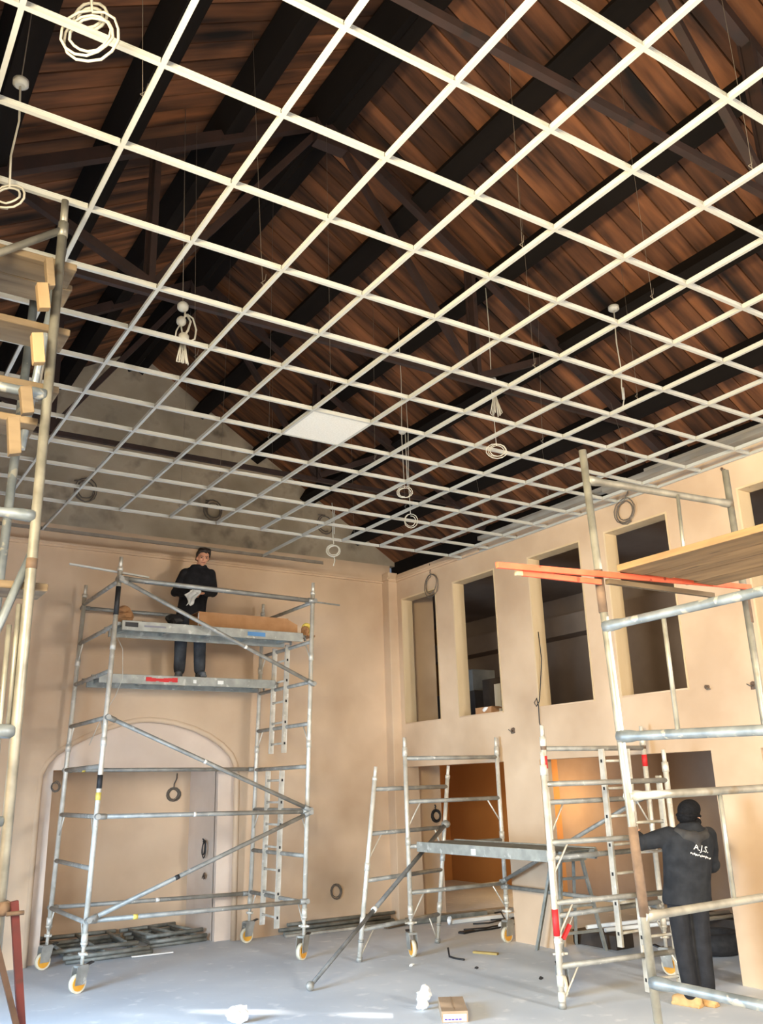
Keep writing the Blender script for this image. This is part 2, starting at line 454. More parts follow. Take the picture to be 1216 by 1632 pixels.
# hanger wires, each with the twisted tail left at the grid
hp = [(0,0),(1.2,0),(1.2,1.2),(2.4,0),(2.4,1.2),(3.6,0),(3.6,1.2),(4.8,0),(4.8,1.2),(6.0,0),(6.0,1.2),(1.2,2.4),(2.4,2.4),(3.6,2.4),(4.8,2.4),(6.0,2.4),
      (1.2,3.6),(2.4,3.6),(3.6,3.6),(4.8,3.6),(6.0,3.6),(2.4,4.8),(3.6,4.8),(4.8,4.8),(6.0,4.8),(1.2,4.8),(3.6,6.0),(4.8,6.0),(6.0,6.0),(2.4,6.0),(3.0,-1.2),(4.2,-1.2)]
for k, (x, y) in enumerate(hp):
    if k % 3 == 1: continue
    yy = y+.28; rz_ = roof_z(x)-.2
    jx = random.uniform(-.1,.1)
    mb = MB(); mb.tube([(x,yy,GZ+.02),(x+jx*.2,yy,GZ+.3),(x+jx,yy+random.uniform(-.05,.05),rz_)], .0016, 4)
    mb.tube([(x,yy,GZ+.03),(x+.012,yy,GZ+.05),(x-.012,yy+.01,GZ+.07),(x+.012,yy,GZ+.09),(x+.02,yy,GZ+.14)], .0025, 4)
    mb.build('hanger_wire', M_EDGE, grid)
t = MB().box(2.408,2.992,3.008,3.592,GZ+.004,GZ+.018).build('ceiling_tile', M_TILE, None, .002, loc=(2.7,3.3,GZ+.004))
tag(t, 'single white mineral tile resting in the open ceiling grid', 'ceiling tile')

# ------------------------------------------------------------------ object materials
M_ALU = mat('scaffold_aluminium', rgb(190,187,176), rgb(216,212,202), rough=.42, metal=.25, scale=9, detail=6, c3=rgb(222,220,212), s3=14, lo3=.62, hi3=.68, rnd=.06)
M_ALUD = mat('dull_brace_aluminium', rgb(128,128,123), rgb(158,157,151), rough=.5, metal=.25, scale=8, detail=6, c3=rgb(188,186,180), s3=16, lo3=.66, hi3=.7, rnd=.08)
M_STEEL = mat('galvanised_scaffold_tube', rgb(122,121,114), rgb(160,158,148), rough=.42, metal=.45, scale=7, detail=7, c3=rgb(112,92,62), s3=4, lo3=.6, hi3=.7)
M_STEELB = mat('plaster_splashed_tube', rgb(112,122,130), rgb(146,156,164), rough=.45, metal=.5, scale=8, detail=6, c3=rgb(178,178,172), s3=11, lo3=.6, hi3=.64)
M_RUST = mat('rusty_socket', rgb(88,72,60), rgb(112,92,76), rough=.8, scale=14, detail=6)
M_DECKF = mat('platform_side_rail', rgb(140,142,136), rgb(164,165,158), rough=.55, metal=.3, scale=8, detail=6, c3=rgb(186,186,180), s3=12)
M_DECKU = mat('platform_ply', rgb(92,94,90), rgb(116,117,111), rough=.75, scale=5, detail=6, c3=rgb(140,140,134), s3=9)
M_CARD = mat('corrugated_cardboard', rgb(158,116,78), rgb(172,130,92), rough=.85, scale=7, detail=4)
M_CARDB = mat('brown_carton', rgb(150,128,104), rgb(160,138,114), rough=.85, scale=7, detail=4)
M_PAPER = mat('white_plastic_film', rgb(222,226,228), rgb(238,240,240), rough=.5, scale=14)
M_BOARD = mat('old_scaffold_board', rgb(94,80,62), rgb(122,105,82), rough=.85, scale=4, detail=8, stretch=(.4,3,3), c3=rgb(84,68,50), s3=6, lo3=.6, hi3=.7, bump=.2, rnd=.1)
M_BOARDY = mat('old_scaffold_board_lengthwise', rgb(124,98,68), rgb(160,128,90), rough=.85, scale=4, detail=8, stretch=(3,.4,3), c3=rgb(92,70,48), s3=6, lo3=.6, hi3=.7, bump=.2, rnd=.1)
M_BLOCK = mat('raw_timber_block', rgb(146,122,90), rgb(166,142,108), rough=.8, scale=6, stretch=(1,1,.3), rnd=.1)
M_ORPAINT = mat('orange_painted_timber', rgb(222,92,62), rgb(236,110,78), rough=.6, scale=5, c3=rgb(170,70,48), s3=12, lo3=.68, hi3=.72)
M_REDP = mat('red_oxide_paint', rgb(72,22,22), rgb(90,29,28), rough=.75, scale=8, c3=rgb(62,30,26), s3=12)
M_REDT = mat('red_tape', rgb(196,36,40), rough=.6)
M_BLUET = mat('blue_tape', rgb(76,128,180), rough=.6)
M_YELT = mat('yellow_tape', rgb(216,196,96), rough=.6)
M_BLK = mat('black_plastic', rgb(28,28,30), rgb(40,40,42), rough=.6, scale=10)
M_LABEL = mat('white_label', rgb(228,228,224), rough=.6)
M_PURPLE = mat('purple_print', rgb(86,62,150), rough=.6)
M_GREYPR = mat('grey_print', rgb(120,120,130), rough=.6)
M_WHEEL = mat('cream_tyre', rgb(206,198,176), rgb(220,212,190), rough=.6, scale=12)
M_HUB = mat('orange_hub', rgb(214,150,44), rgb(224,166,60), rough=.5, scale=12)
M_CABW = mat('white_flex', rgb(184,182,172), rough=.5)
M_CABG = mat('grey_cable', rgb(96,88,80), rough=.6)
M_CABB = mat('black_cable', rgb(30,30,32), rough=.6)
M_DKTUBE = mat('dull_steel_tube', rgb(112,114,108), rgb(144,145,138), rough=.55, metal=.2, scale=9, detail=6, rnd=.12)
M_TYRE = mat('tyre_rubber', rgb(30,30,32), rgb(44,44,46), rough=.85, scale=20)
M_HOLE = mat('raw_plaster_hole', rgb(84,66,54), rgb(110,90,76), rough=.95, scale=20)

# ------------------------------------------------------------------ scaffold kit
def T0(x, y, z): return Vector((x, y, z))
def spigot_post(root, T, x, y, z0, z1, r=.0275, joints=(), name='post', mat_=None):
    mb = MB(); mb.cyl(T(x,y,z0), T(x,y,z1-.13), r, 10); mb.cyl(T(x,y,z1-.14), T(x,y,z1), r*.78, 10)
    for j in joints: mb.cyl(T(x,y,j-.045), T(x,y,j+.045), r*1.22, 10)
    mb.cyl(T(x,y,z1-.16), T(x,y,z1-.12), r*1.18, 10)
    return mb.build(name, mat_ or M_ALU, root)
def rung(root, T, p, q, z, r=.025, mat_=None, name='rung'):
    a = T(p[0],p[1],z); b = T(q[0],q[1],z)
    return MB().cyl(a, b, r, 8).build(name, mat_ or M_ALUD, root)
def gussets(root, T, p, q, z, s=.17):
    d = (Vector((q[0],q[1],0))-Vector((p[0],p[1],0))).normalized()
    for (e, sg) in ((p,1),(q,-1)):
        a = T(e[0]+d.x*sg*s, e[1]+d.y*sg*s, z-.01); b = T(e[0]+d.x*sg*.015, e[1]+d.y*sg*.015, z-.01-s*1.35)
        MB().cyl(a, b, .009, 6).build('gusset_brace', M_ALU, root)
def brace(root, a, b, r=.0245, name='diagonal_brace', mat_=None, sticker=None):
    a = Vector(a); b = Vector(b); d = (b-a).normalized()
    mb = MB(); mb.cyl(a+d*.04, b-d*.04, r, 8)
    for e, s in ((a,1),(b,-1)):
        mb.cyl(e-d*s*.02, e+d*s*.09, r*1.25, 8)
        sd = d.cross(Vector((0,0,1))).normalized()
        mb.cyl(e-sd*.035, e+sd*.035, r*1.15, 8)
    o = mb.build(name, mat_ or M_ALUD, root)
    if sticker:
        t, ln, m_ = sticker
        MB().cyl(a+(b-a)*t, a+(b-a)*t+d*ln, r*1.06, 8).build('tape_band', m_, o)
    return o
def caster(root, T, x, y, wheel_dir, side=1, zleg=.62):
    """adjustable leg, bracket, brake lever and wheel; wheel_dir is the rolling direction in degrees"""
    a = math.radians(wheel_dir); d = Vector((math.cos(a), math.sin(a), 0)); n = Vector((-d.y, d.x, 0))
    base = T(x, y, 0)
    mb = MB(); mb.cyl(T(x,y,.25), T(x,y,zleg), .019, 10); mb.cyl(T(x,y,.34), T(x,y,.37), .042, 10); mb.cyl(T(x,y,.44), T(x,y,.46), .036, 10)
    mb.bar(T(x,y,.355)-n*.07, T(x,y,.355)+n*.07, .018, .018)
    leg = mb.build('adjustable_leg', M_ALU, root)
    c = Vector((base.x, base.y, .09)) + d*side*.03
    mb = MB()
    top = Vector((base.x, base.y, .245)); mb.obox(top, d*.055, n*.05, (0,0,.012))
    for s in (-1, 1):
        mb.prism([top+n*s*.042+d*.07, top+n*s*.042-d*.07, c+n*s*.042-d*.055+Vector((0,0,-.01)), c+n*s*.042+d*.055+Vector((0,0,-.01))], n*s*.006)
    br = mb.build('caster_bracket', M_ALUD, root)
    mb = MB(); mb.cyl(c-n*.022, c+n*.022, .09, 20)
    mb.build('wheel', M_WHEEL, br)
    mb = MB(); mb.cyl(c-n*.027, c+n*.027, .07, 18); mb.cyl(c-n*.046, c+n*.046, .012, 8); mb.build('wheel_hub', M_HUB, br)
    mb = MB(); mb.bar(top-d*side*.03+Vector((0,0,-.01)), top-d*side*.14+Vector((0,0,.02)), .05, .012); mb.build('brake_lever', M_BLK, br)
def platform(name, x0, x1, y0, y1, z, T, label, along='x', hooks=True, group=None):
    cx, cy = (x0+x1)/2, (y0+y1)/2
    c = T(cx, cy, z)
    root = thing(name, c, label, 'scaffold platform', group)
    def B(a0,a1,b0,b1,c0,c1):
        p = T((a0+a1)/2,(b0+b1)/2,(c0+c1)/2); return MB().box(p.x-(a1-a0)/2,p.x+(a1-a0)/2,p.y-(b1-b0)/2,p.y+(b1-b0)/2,c0,c1)
    if along == 'x':
        B(x0,x1,y0,y0+.03,z-.1,z+.012).build('side_rail', M_DECKF, root, .004); B(x0,x1,y1-.03,y1,z-.1,z+.012).build('side_rail', M_DECKF, root, .004)
        B(x0,x1,y0+.031,y1-.031,z-.012,z).build('deck_board', M_DECKU, root)
        n = 5
        for k in range(n):
            xx = x0+.1+(x1-x0-.2)*k/(n-1); B(xx-.02,xx+.02,y0+.031,y1-.031,z-.06,z-.013).build('cross_rib', M_DECKF, root)
        for xx, s in ((x0,-1),(x1,1)):
            for yy in (y0+.08,y1-.08):
                mb = MB(); p = T(xx,yy,z); mb.obox(p+Vector((s*.03,0,-.02)), (.04,0,0), (0,.02,0), (0,0,.02)); mb.obox(p+Vector((s*.065,0,-.045)), (.008,0,0), (0,.02,0), (0,0,.03)); mb.build('hook', M_ALUD, root)
    else:
        B(x0,x0+.03,y0,y1,z-.1,z+.012).build('side_rail', M_DECKF, root, .004); B(x1-.03,x1,y0,y1,z-.1,z+.012).build('side_rail', M_DECKF, root, .004)
        B(x0+.031,x1-.031,y0,y1,z-.012,z).build('deck_board', M_DECKU, root)
        n = 5
        for k in range(n):
            yy = y0+.1+(y1-y0-.2)*k/(n-1); B(x0+.031,x1-.031,yy-.02,yy+.02,z-.06,z-.013).build('cross_rib', M_DECKF, root)
        for yy, s in ((y0,-1),(y1,1)):
            for xx in (x0+.08,x1-.08):
                mb = MB(); p = T(xx,yy,z); mb.obox(p+Vector((0,s*.03,-.02)), (.02,0,0), (0,.04,0), (0,0,.02)); mb.obox(p+Vector((0,s*.065,-.045)), (.02,0,0), (0,.008,0), (0,0,.03)); mb.build('hook', M_ALUD, root)
    return root
def ladder(root, T, p, q, z0, z1, step=.26, first=.12, depth=.02, name='ladder'):
    """stiles at plan points p and q"""
    d = (Vector((q[0],q[1],0))-Vector((p[0],p[1],0))).normalized(); n = Vector((-d.y,d.x,0))
    o = None
    for e in (p, q):
        mb = MB(); a = T(e[0],e[1],z0); b = T(e[0],e[1],z1)
        mb.obox((a+b)/2, d*.013, n*.032, (b-a)/2)
        st = mb.build('ladder_stile', M_ALU, root)
        z = z0+first; hb = MB()
        while z < z1:
            hb.obox(T(e[0],e[1],z), d*.0145, n*.012, (0,0,.016)); z += step*1.0
        hb.build('rung_end', M_BLK, st)
    z = z0+first
    while z < z1:
        MB().cyl(T(p[0],p[1],z), T(q[0],q[1],z), .014, 8).build('ladder_rung', M_ALU, root); z += step

# ------------------------------------------------------------------ tall mobile tower by the back wall
def TT(x, y, z): return Vector((x+.031*z, y-.009*z, z))
X1, X2, Y1, Y2 = 1.755, 4.295, 6.785, 8.30
tower = thing('scaffold_tower', (3.02,7.54,0), 'tall wheeled aluminium scaffold tower in front of the arched fireplace', 'scaffold tower')
RZ = [.645+.515*k for k in range(8)]
for (x, y, zt) in ((X1,Y1,4.53),(X1,Y2,4.50),(X2,Y1,4.47),(X2,Y2,4.46)):
    spigot_post(tower, TT, x, y, .42, zt, joints=(.5,2.45,3.5) if x == X1 else (.5,2.42,3.5))
for x in (X1, X2):
    for k, z in enumerate(RZ):
        zz = z-(.04 if x == X2 else 0)
        rung(tower, TT, (x,Y1), (x,Y2), zz)
        if k in (0,2,4,6): gussets(tower, TT, (x,Y1), (x,Y2), zz)
for (x, y, wd, sd) in ((X1,Y1,20,-1),(X1,Y2,15,-1),(X2,Y1,30,-1),(X2,Y2,10,-1)): caster(tower, TT, x, y, wd, sd)
YF, YB = Y1-.05, Y2+.05
brace(tower, TT(X1,YF,RZ[7]+.02), TT(X2,YF,RZ[7]-.03), name='guard_rail')
brace(tower, TT(X1,YF+.09,RZ[7]+.03), TT(X2,YF+.09,RZ[7]-.02), name='guard_rail')
brace(tower, TT(X1,YF,RZ[2]), TT(X2,YF,RZ[2]-.05), name='horizontal_brace', sticker=(.42,.03,M_LABEL))
brace(tower, TT(X1,YF,RZ[0]+.02), TT(X2,YF,RZ[0]-.02), name='horizontal_brace', sticker=(.185,.05,M_YELT))
brace(tower, TT(X1,YB,RZ[7]-.04), TT(X2,YB,RZ[7]-.05), name='guard_rail')
brace(tower, TT(X1,YB,RZ[3]), TT(X2,YB,RZ[3]-.03), name='horizontal_brace', sticker=(.08,.04,M_YELT))
brace(tower, TT(X1,YB,RZ[0]), TT(X2,YB,RZ[0]-.06), name='horizontal_brace', sticker=(.5,.05,M_LABEL))
brace(tower, TT(X1,YF-.03,RZ[7]), TT(X2,YF-.03,RZ[5]-.07), sticker=(.62,.03,M_LABEL))
brace(tower, TT(X1,YF-.03,RZ[4]), TT(X2,YF-.03,RZ[2]-.03), sticker=(.45,.03,M_LABEL))
brace(tower, TT(X1,YF-.04,RZ[0]+.03), TT(X2,YF-.04,RZ[2]-.06), sticker=(.35,.05,M_BLK))
ladder(tower, TT, (4.27,7.80), (4.27,7.42), 2.34, 3.74, .27)
ladder(tower, TT, (4.27,7.86), (4.27,7.45), .26, 2.12, .27)
lf = MB(); lf.cyl(TT(X1,Y1,1.96), TT(X1,Y1,2.10), .0292, 10); lf.build('tape_band', M_BLK, tower)
MB().cyl(TT(X1,Y1,1.84), TT(X1,Y1,1.92), .0292, 10).build('tape_band', M_YELT, tower)
MB().cyl(TT(X1,Y1,3.85), TT(X1,Y1,4.18), .0292, 10).build('tape_band', M_BLK, tower)

up_deck = platform('scaffold_platform', 1.86, 4.21, 6.86, 7.42, 3.80, TT, 'upper grey tower platform carrying the long cardboard box')
MB().obox(TT(3.55,6.858,3.755), (.12,0,0), (0,.004,0), (0,0,.025)).build('tape_patch', M_BLUET, up_deck)
MB().obox(TT(1.97,6.858,3.765), (.075,0,0), (0,.004,0), (0,0,.026)).build('maker_plate', M_BLK, up_deck)
MB().obox(TT(2.25,6.858,3.758), (.13,0,0), (0,.003,0), (0,0,.010)).build('printed_strip', M_GREYPR, up_deck)
lo_deck = platform('scaffold_platform', 1.86, 4.21, 7.62, 8.20, 3.28, TT, 'lower grey tower platform with a red mark where the man stands')
rm = MB()
for k in range(7):
    rm.obox(TT(2.47+.056*k,7.617,3.238+random.uniform(-.004,.004)), (.034,0,0), (0,.004,0), (0,0,random.uniform(.016,.028)))
rm.build('red_mark', M_REDT, lo_deck)
for xx, w in ((3.07,.02),(3.42,.04)):
    MB().obox(TT(xx,7.617,3.232), (w,0,0), (0,.004,0), (0,0,.022)).build('sticker', M_LABEL, lo_deck)

# two loose ceiling tees lying over the guard rails
tb = MB(); tb.bar((1.33,6.80,4.40),(2.25,6.80,4.335),.024,.02); o = tb.build('loose_ceiling_tee', M_WHITE, None, loc=(1.8,6.80,4.35)); tag(o, 'white ceiling tee left across the tower guard rail, sticking out left', 'ceiling tee')
tb = MB(); tb.bar((3.2,6.93,4.31),(5.0,7.03,4.27),.012,.02); o = tb.build('loose_ceiling_tee', M_GALV, None, loc=(4.0,6.98,4.29)); tag(o, 'thin grey ceiling tee poking out right of the tower guard rail', 'ceiling tee')

# ------------------------------------------------------------------ things on the tower platforms
def crumple(name, c, r, mt, label, cat, n=4, flat=.7, seed=0, parent=None):
    rr = random.Random(seed)
    bm = bmesh.new(); bmesh.ops.create_icosphere(bm, subdivisions=3, radius=1)
    offs = [(Vector((rr.uniform(-1,1),rr.uniform(-1,1),rr.uniform(-1,1))).normalized(), rr.uniform(.1,.5)) for _ in range(26)]
    for v in bm.verts:
        d = v.co.normalized(); s = 1.0
        for a, w in offs: s -= w*max(0, d.dot(a)-.62)*1.2
        s += rr.uniform(-.07,.07)
        v.co = d*s; v.co.x *= r[0]; v.co.y *= r[1]; v.co.z *= r[2]
    me = bpy.data.meshes.new(name); bm.to_mesh(me); bm.free(); me.materials.append(mt)
    zmin = min(v.co.z for v in me.vertices)
    for v in me.vertices: v.co.z -= zmin
    o = bpy.data.objects.new(name, me); COL.objects.link(o); o.location = c
    if parent is not None: o.parent = parent; o.location = Vector(c)-org(parent)
    else: tag(o, label, cat)
    return o
ZU = 3.813
# long carton lying on its side, left end open
box = thing('long_carton', (3.62,7.22,ZU), 'long open-ended cardboard carton lying on the upper tower platform', 'cardboard box')
def shell(root, x0, x1, y0, y1, z0, z1, t, mt):
    MB().box(x0,x1,y0,y1,z0,z0+t).build('bottom_panel', mt, root); MB().box(x0,x1,y0,y1,z1-t,z1).build('top_panel', mt, root)
    MB().box(x0,x1,y0,y0+t,z0+t,z1-t).build('side_panel', mt, root); MB().box(x0,x1,y1-t,y1,z0+t,z1-t).build('side_panel', mt, root)
shell(box, 2.98, 4.22, 7.04, 7.36, ZU, ZU+.215, .006, M_CARD)
f = MB(); f.prism([(2.98,7.04,ZU+.01),(2.98,7.04,ZU+.2),(2.93,6.93,ZU+.17),(2.93,6.93,ZU+.03)], (.004,0,0)); f.build('end_flap', M_PAPER, box)
f = MB(); f.prism([(4.22,7.04,ZU+.01),(4.22,7.04,ZU+.2),(4.33,6.99,ZU+.13),(4.33,6.99,ZU+.02)], (0,.004,0)); f.build('end_flap', M_CARD, box)
MB().box(4.05,4.216,7.07,7.3,ZU+.007,ZU+.18).build('packing', M_PAPER, box)
crumple('crumpled_paper', (2.07,7.08,ZU), (.15,.12,.12), M_CARD, 'crumpled brown wrapping paper at left end of upper platform', 'paper', seed=3)
crumple('crumpled_paper', (4.42,6.96,ZU-.02), (.07,.07,.09), M_CARD, 'torn brown paper beside the right end of the long carton', 'paper', seed=5)
crumple('tool_bag', (2.68,7.12,ZU), (.16,.12,.11), M_BLK, 'black soft tool bag on the upper platform beside the man', 'tool bag', seed=8)
def tool(name, a, b, head, label, cat, mt=M_BLK, mt2=M_ALU):
    r = thing(name, a, label, cat); MB().cyl(a, b, .016, 8).build('handle', mt, r)
    d = (Vector(b)-Vector(a)).normalized(); MB().bar(Vector(b)-d*.01, Vector(b)+d*head, .03, .022).build('head', mt2, r)
tool('snips', (2.26,7.0,ZU+.018), (2.38,7.03,ZU+.018), .08, 'metal snips with black grip lying on the upper platform', 'tool')
tool('hand_tool', (2.30,7.20,ZU+.018), (2.42,7.16,ZU+.018), .06, 'dark hand tool lying beside the black tool bag', 'tool', M_BLK, M_BLK)
tool('pliers', (4.40,7.2,ZU+.02), (4.36,7.3,ZU+.02), .07, 'dark pliers on the right end of upper platform', 'tool', M_BLK, M_BLK)
tr = MB(); tr.tube([(4.50+.055*math.cos(a), 7.05, ZU+.10+.055*math.sin(a)) for a in [2*math.pi*k/16 for k in range(16)]], .026, 8, closed=True)
o = tr.build('tape_roll', M_YELT, None, loc=(4.50,7.05,ZU+.02)); tag(o, 'roll of yellow tape by the right post of upper platform', 'tape')
o = MB().obox((4.50,7.05,ZU-.005), (.06,.01,0), (-.01,.11,0), (0,0,.012)).build('cardboard_scrap', M_CARD, None, loc=(4.45,7.05,ZU-.01)); tag(o, 'flat cardboard scrap under the yellow tape roll', 'cardboard')
# string hanging from the platform
o = MB().tube([TT(1.95,7.35,3.7), (2.14,7.3,3.55),(2.16,7.3,3.2),(2.10,7.35,3.0),(1.98,7.5,2.72),(1.9,7.6,2.45)], .004, 5).build('string', M_CABW, None, loc=(2.1,7.3,3.7)); tag(o, 'thin white string trailing from the left end of the tower', 'string')

# ------------------------------------------------------------------ low tower between the openings
low = thing('low_scaffold_tower', (6.05,4.8,0), 'low wheeled scaffold tower with one platform beside the right wall', 'scaffold tower')
FA, FB = (5.345,6.08), (6.765,6.02)
for (x, y) in (FA, FB): spigot_post(low, T0, x, y, .4, 2.46, joints=(.5,1.25,2.28))
for k, z in enumerate((.68,1.19,1.70,2.21)):
    rung(low, T0, FA, FB, z)
    if k in (0,2): gussets(low, T0, FA, FB, z, .2)
caster(low, T0, FA[0], FA[1], 75, -1); caster(low, T0, FB[0], FB[1], 10, -1)
GA, GB = (5.303,3.56), (6.72,3.52)
for (x, y) in (GA, GB): spigot_post(low, T0, x, y, .4, 2.44, joints=(.5,1.25,2.28))
for k, z in enumerate((.68,1.19,1.70,2.21)):
    rung(low, T0, GA, GB, z)
    if k in (0,2): gussets(low, T0, GA, GB, z, .2)
caster(low, T0, GA[0], GA[1], 60, -1); caster(low, T0, GB[0], GB[1], 100, -1)
for (x, y) in (GA, GB):
    MB().cyl((x,y,2.20),(x,y,2.27),.03,10).build('rust_collar', M_RUST, low); MB().cyl((x,y,2.02),(x,y,2.14),.0292,10).build('red_paint_band', M_REDT, low)
brace(low, (FB[0]-.04,FB[1],.70), (GB[0]-.04,GB[1],1.72)); brace(low, (FB[0]-.02,FB[1],.64), (GB[0]-.02,GB[1],.64), name='horizontal_brace')
ladder(low, T0, (6.02,3.47), (6.40,3.47), .34, 2.2, .27)
lp = platform('scaffold_platform', 5.40, 5.99, 3.64, 5.98, 1.235, T0, 'grey platform of the low tower at waist height', along='y')
MB().obox((5.398,4.9,1.18), (.004,0,0), (0,.035,0), (0,0,.03)).build('sticker', M_LABEL, lp)

# loose end frame leaning at the left of the low tower, with its stabiliser leg
fr = thing('leaning_end_scaffold', (5.4,6.4,0), 'leaning scaffold end frame left of the low tower, with long stabiliser', 'scaffold frame')
def LF(x, y, z): return Vector((x+.095*z, y-.066*z, z))
HA, HB = (4.715,6.225), (6.08,6.585)
for (x, y) in (HA, HB):
    spigot_post(fr, LF, x, y, .04, 2.12, joints=(.42,1.0)); mb = MB(); mb.cyl(LF(x,y,0), LF(x,y,.05), .036, 10); mb.cyl(LF(x,y,.2), LF(x,y,.23), .036, 10); mb.build('foot', M_ALUD, fr)
for k, z in enumerate((.33,.85,1.36,1.86)):
    rung(fr, LF, HA, HB, z)
    if k in (0,2): gussets(fr, LF, HA, HB, z, .2)
sa = Vector((6.16,6.40,1.40)); sb = Vector((3.585,5.30,.045))
st = MB(); st.cyl(sa, sa+(sb-sa)*.6, .026, 10); st.cyl(sa+(sb-sa)*.58, sb, .022, 10); sto = st.build('stabiliser', mat('dark_stabiliser_tube', rgb(92,93,92), rgb(118,118,116), rough=.55, metal=.2, scale=9), fr)
mb = MB(); mb.ball(sb, .045, .04, .045); mb.cyl(sb+Vector((0,-.03,0)), sb+Vector((0,.03,0)), .03, 10); mb.build('swivel_foot', M_ALUD, sto)
MB().cyl(sa+(sb-sa)*.585, sa+(sb-sa)*.60, .031, 10).build('clamp_ring', M_LABEL, sto)
mb = MB(); mb.ball(sa, .06, .06, .05); mb.build('swivel_clamp', M_ALUD, sto)

# ladder frame nearest the worker
f3 = thing('ladder_frame', (5.7,3.1,0), 'scaffold ladder frame standing in front of the worker, red taped post', 'scaffold frame')
KA, KB = (4.967,3.225), (6.39,2.98)
for (x, y) in (KA, KB):
    spigot_post(f3, T0, x, y, .05, 2.17, joints=(.09,.22,1.25,2.0)); MB().cyl((x,y,0),(x,y,.06),.034,10).build('foot', M_ALUD, f3)
for k, z in enumerate((.335,.85,1.36,1.875)):
    rung(f3, T0, KA, KB, z)
    if k in (0,1,2): gussets(f3, T0, KA, KB, z, .2)
ladder(f3, T0, (5.93,3.1), (6.29,3.03), .02, .82, .36, .1)
ladder(f3, T0, (5.97,3.1), (6.33,3.03), 1.1, 1.92, .27)
MB().cyl((KA[0],KA[1],.58),(KA[0],KA[1],.80),.0292,10).build('red_paint_band', M_REDT, f3)
MB().cyl((KA[0],KA[1],.52),(KA[0],KA[1],.56),.0292,10).build('sticker', M_LABEL, f3)
mb = MB(); mb.bar((5.11,3.2,.66),(5.03,3.215,.55),.03,.03); mb.build('red_tape_tail', M_REDT, f3)
mb = MB(); mb.bar((5.905,3.085,.30),(5.905,3.085,.42),.03,.004,(0,1,0)); mb.build('sticker', M_LABEL, f3)

# ------------------------------------------------------------------ steel scaffold in the right foreground
rs = thing('steel_scaffold', (3.0,.44,0), 'galvanised steel scaffold with blue splashed rails in the right foreground', 'scaffold')
def SP(x, y, z): return Vector((x-.034*(z-1.6), y, z))
PX, PY = 2.995, .44
mb = MB(); mb.cyl(SP(PX+.015,PY,0), SP(PX,PY,3.885), .024, 12); mb.build('post', M_STEEL, rs)
MB().cyl(SP(PX+.013,PY,1.2), SP(PX+.01,PY,1.66), .0275, 12).build('rusty_sleeve', M_RUST, rs)
MB().cyl(SP(PX,PY,2.86), SP(PX,PY,3.12), .0275, 12).build('rusty_sleeve', M_RUST, rs)
Q = Vector((4.37,.44,0))
mb = MB(); mb.cyl((4.37,.44,0), (4.36,.44,4.0), .024, 12); mb.build('post', M_STEEL, rs)
MB().cyl((4.37,.44,2.9),(4.37,.44,3.15),.0275,12).build('rusty_sleeve', M_RUST, rs)
def rail_flat(a, b, r, mt, name='rail', root=rs):
    """tube with swaged ends"""
    a = Vector(a); b = Vector(b); dn = (b-a).normalized()
    mb = MB(); mb.tube([a, a+dn*.05, a+dn*.09, a+dn*.13, b-dn*.13, b-dn*.09, b-dn*.05, b], [r*1.3,r*1.3,r*1.22,r,r,r*1.22,r*1.3,r*1.3], 12)
    return mb.build(name, mt, root)
rail_flat(SP(PX,PY,3.69), (4.36,.44,3.75), .024, M_STEEL)
rail_flat(SP(PX,PY,1.82), (4.36,.44,1.83), .024, M_STEEL)
rail_flat(SP(PX,PY,1.20), (4.36,.44,1.205), .024, M_STEEL)
N0 = Vector((2.97,-1.0,0))
mb = MB(); mb.cyl((2.96,-1.05,0),(2.94,-1.05,3.9),.024,12); mb.build('post', M_STEEL, rs)
rail_flat(SP(PX,PY,2.775), (2.95,-1.05,2.79), .027, M_STEELB)
rail_flat(SP(PX,PY,2.145), (2.95,-1.05,2.11), .027, M_STEELB)
rail_flat(SP(PX+.01,PY,.88), (2.96,-1.05,.895), .027, M_STEELB)
MB().cyl(SP(PX+.34,PY-.02,3.70)+Vector((.5,0,.02)), (3.74,.42,3.1), .012, 8).build('spindle', M_STEEL, rs)
MB().cyl((2.965,.02,2.78), (2.965,.02,2.14), .013, 8).build('spindle', M_STEEL, rs)
MB().cyl((3.80,.44,1.83), (3.80,.44,1.20), .014, 8).build('spindle', M_STEEL, rs)
# boards of that scaffold, running towards the viewer
for k in range(4):
    x0 = 3.02+.235*k
    o = MB().box(x0, x0+.225, -1.55+.05*(k%2), .36-.02*(k%3), 3.10, 3.14).build('scaffold_board', M_BOARDY, None, .004, loc=(x0+.11,-.4,3.10))
    tag(o, 'weathered board of the right foreground scaffold deck, %s' % ['outermost on the left','second from the left','third from the left','fourth, deepest under the deck'][k], 'board', 'boards of the right foreground scaffold')
# orange painted rails resting in front
o = MB().bar((2.10,.385,3.045),(4.36,.385,3.135),.022,.034).build('orange_batten', M_ORPAINT, None, .002, loc=(3.2,.385,3.06)); tag(o, 'long orange painted batten across the right foreground scaffold', 'batten')
ob = thing('orange_batten', (2.6,.415,3.02), 'short orange batten with bare cream end tucked under the long one', 'batten')
MB().bar((2.30,.41,3.025),(2.92,.41,3.035),.02,.03).build('batten_body', M_ORPAINT, ob); MB().bar((2.255,.41,3.0245),(2.299,.41,3.025),.021,.031).build('bare_end', M_PINE, ob)
o = MB().bar((2.98,.41,3.045),(4.0,.43,3.055),.03,.03).build('timber_bearer', M_BOARD, None, loc=(3.5,.42,3.03)); tag(o, 'grey timber bearer under the right scaffold boards', 'timber')

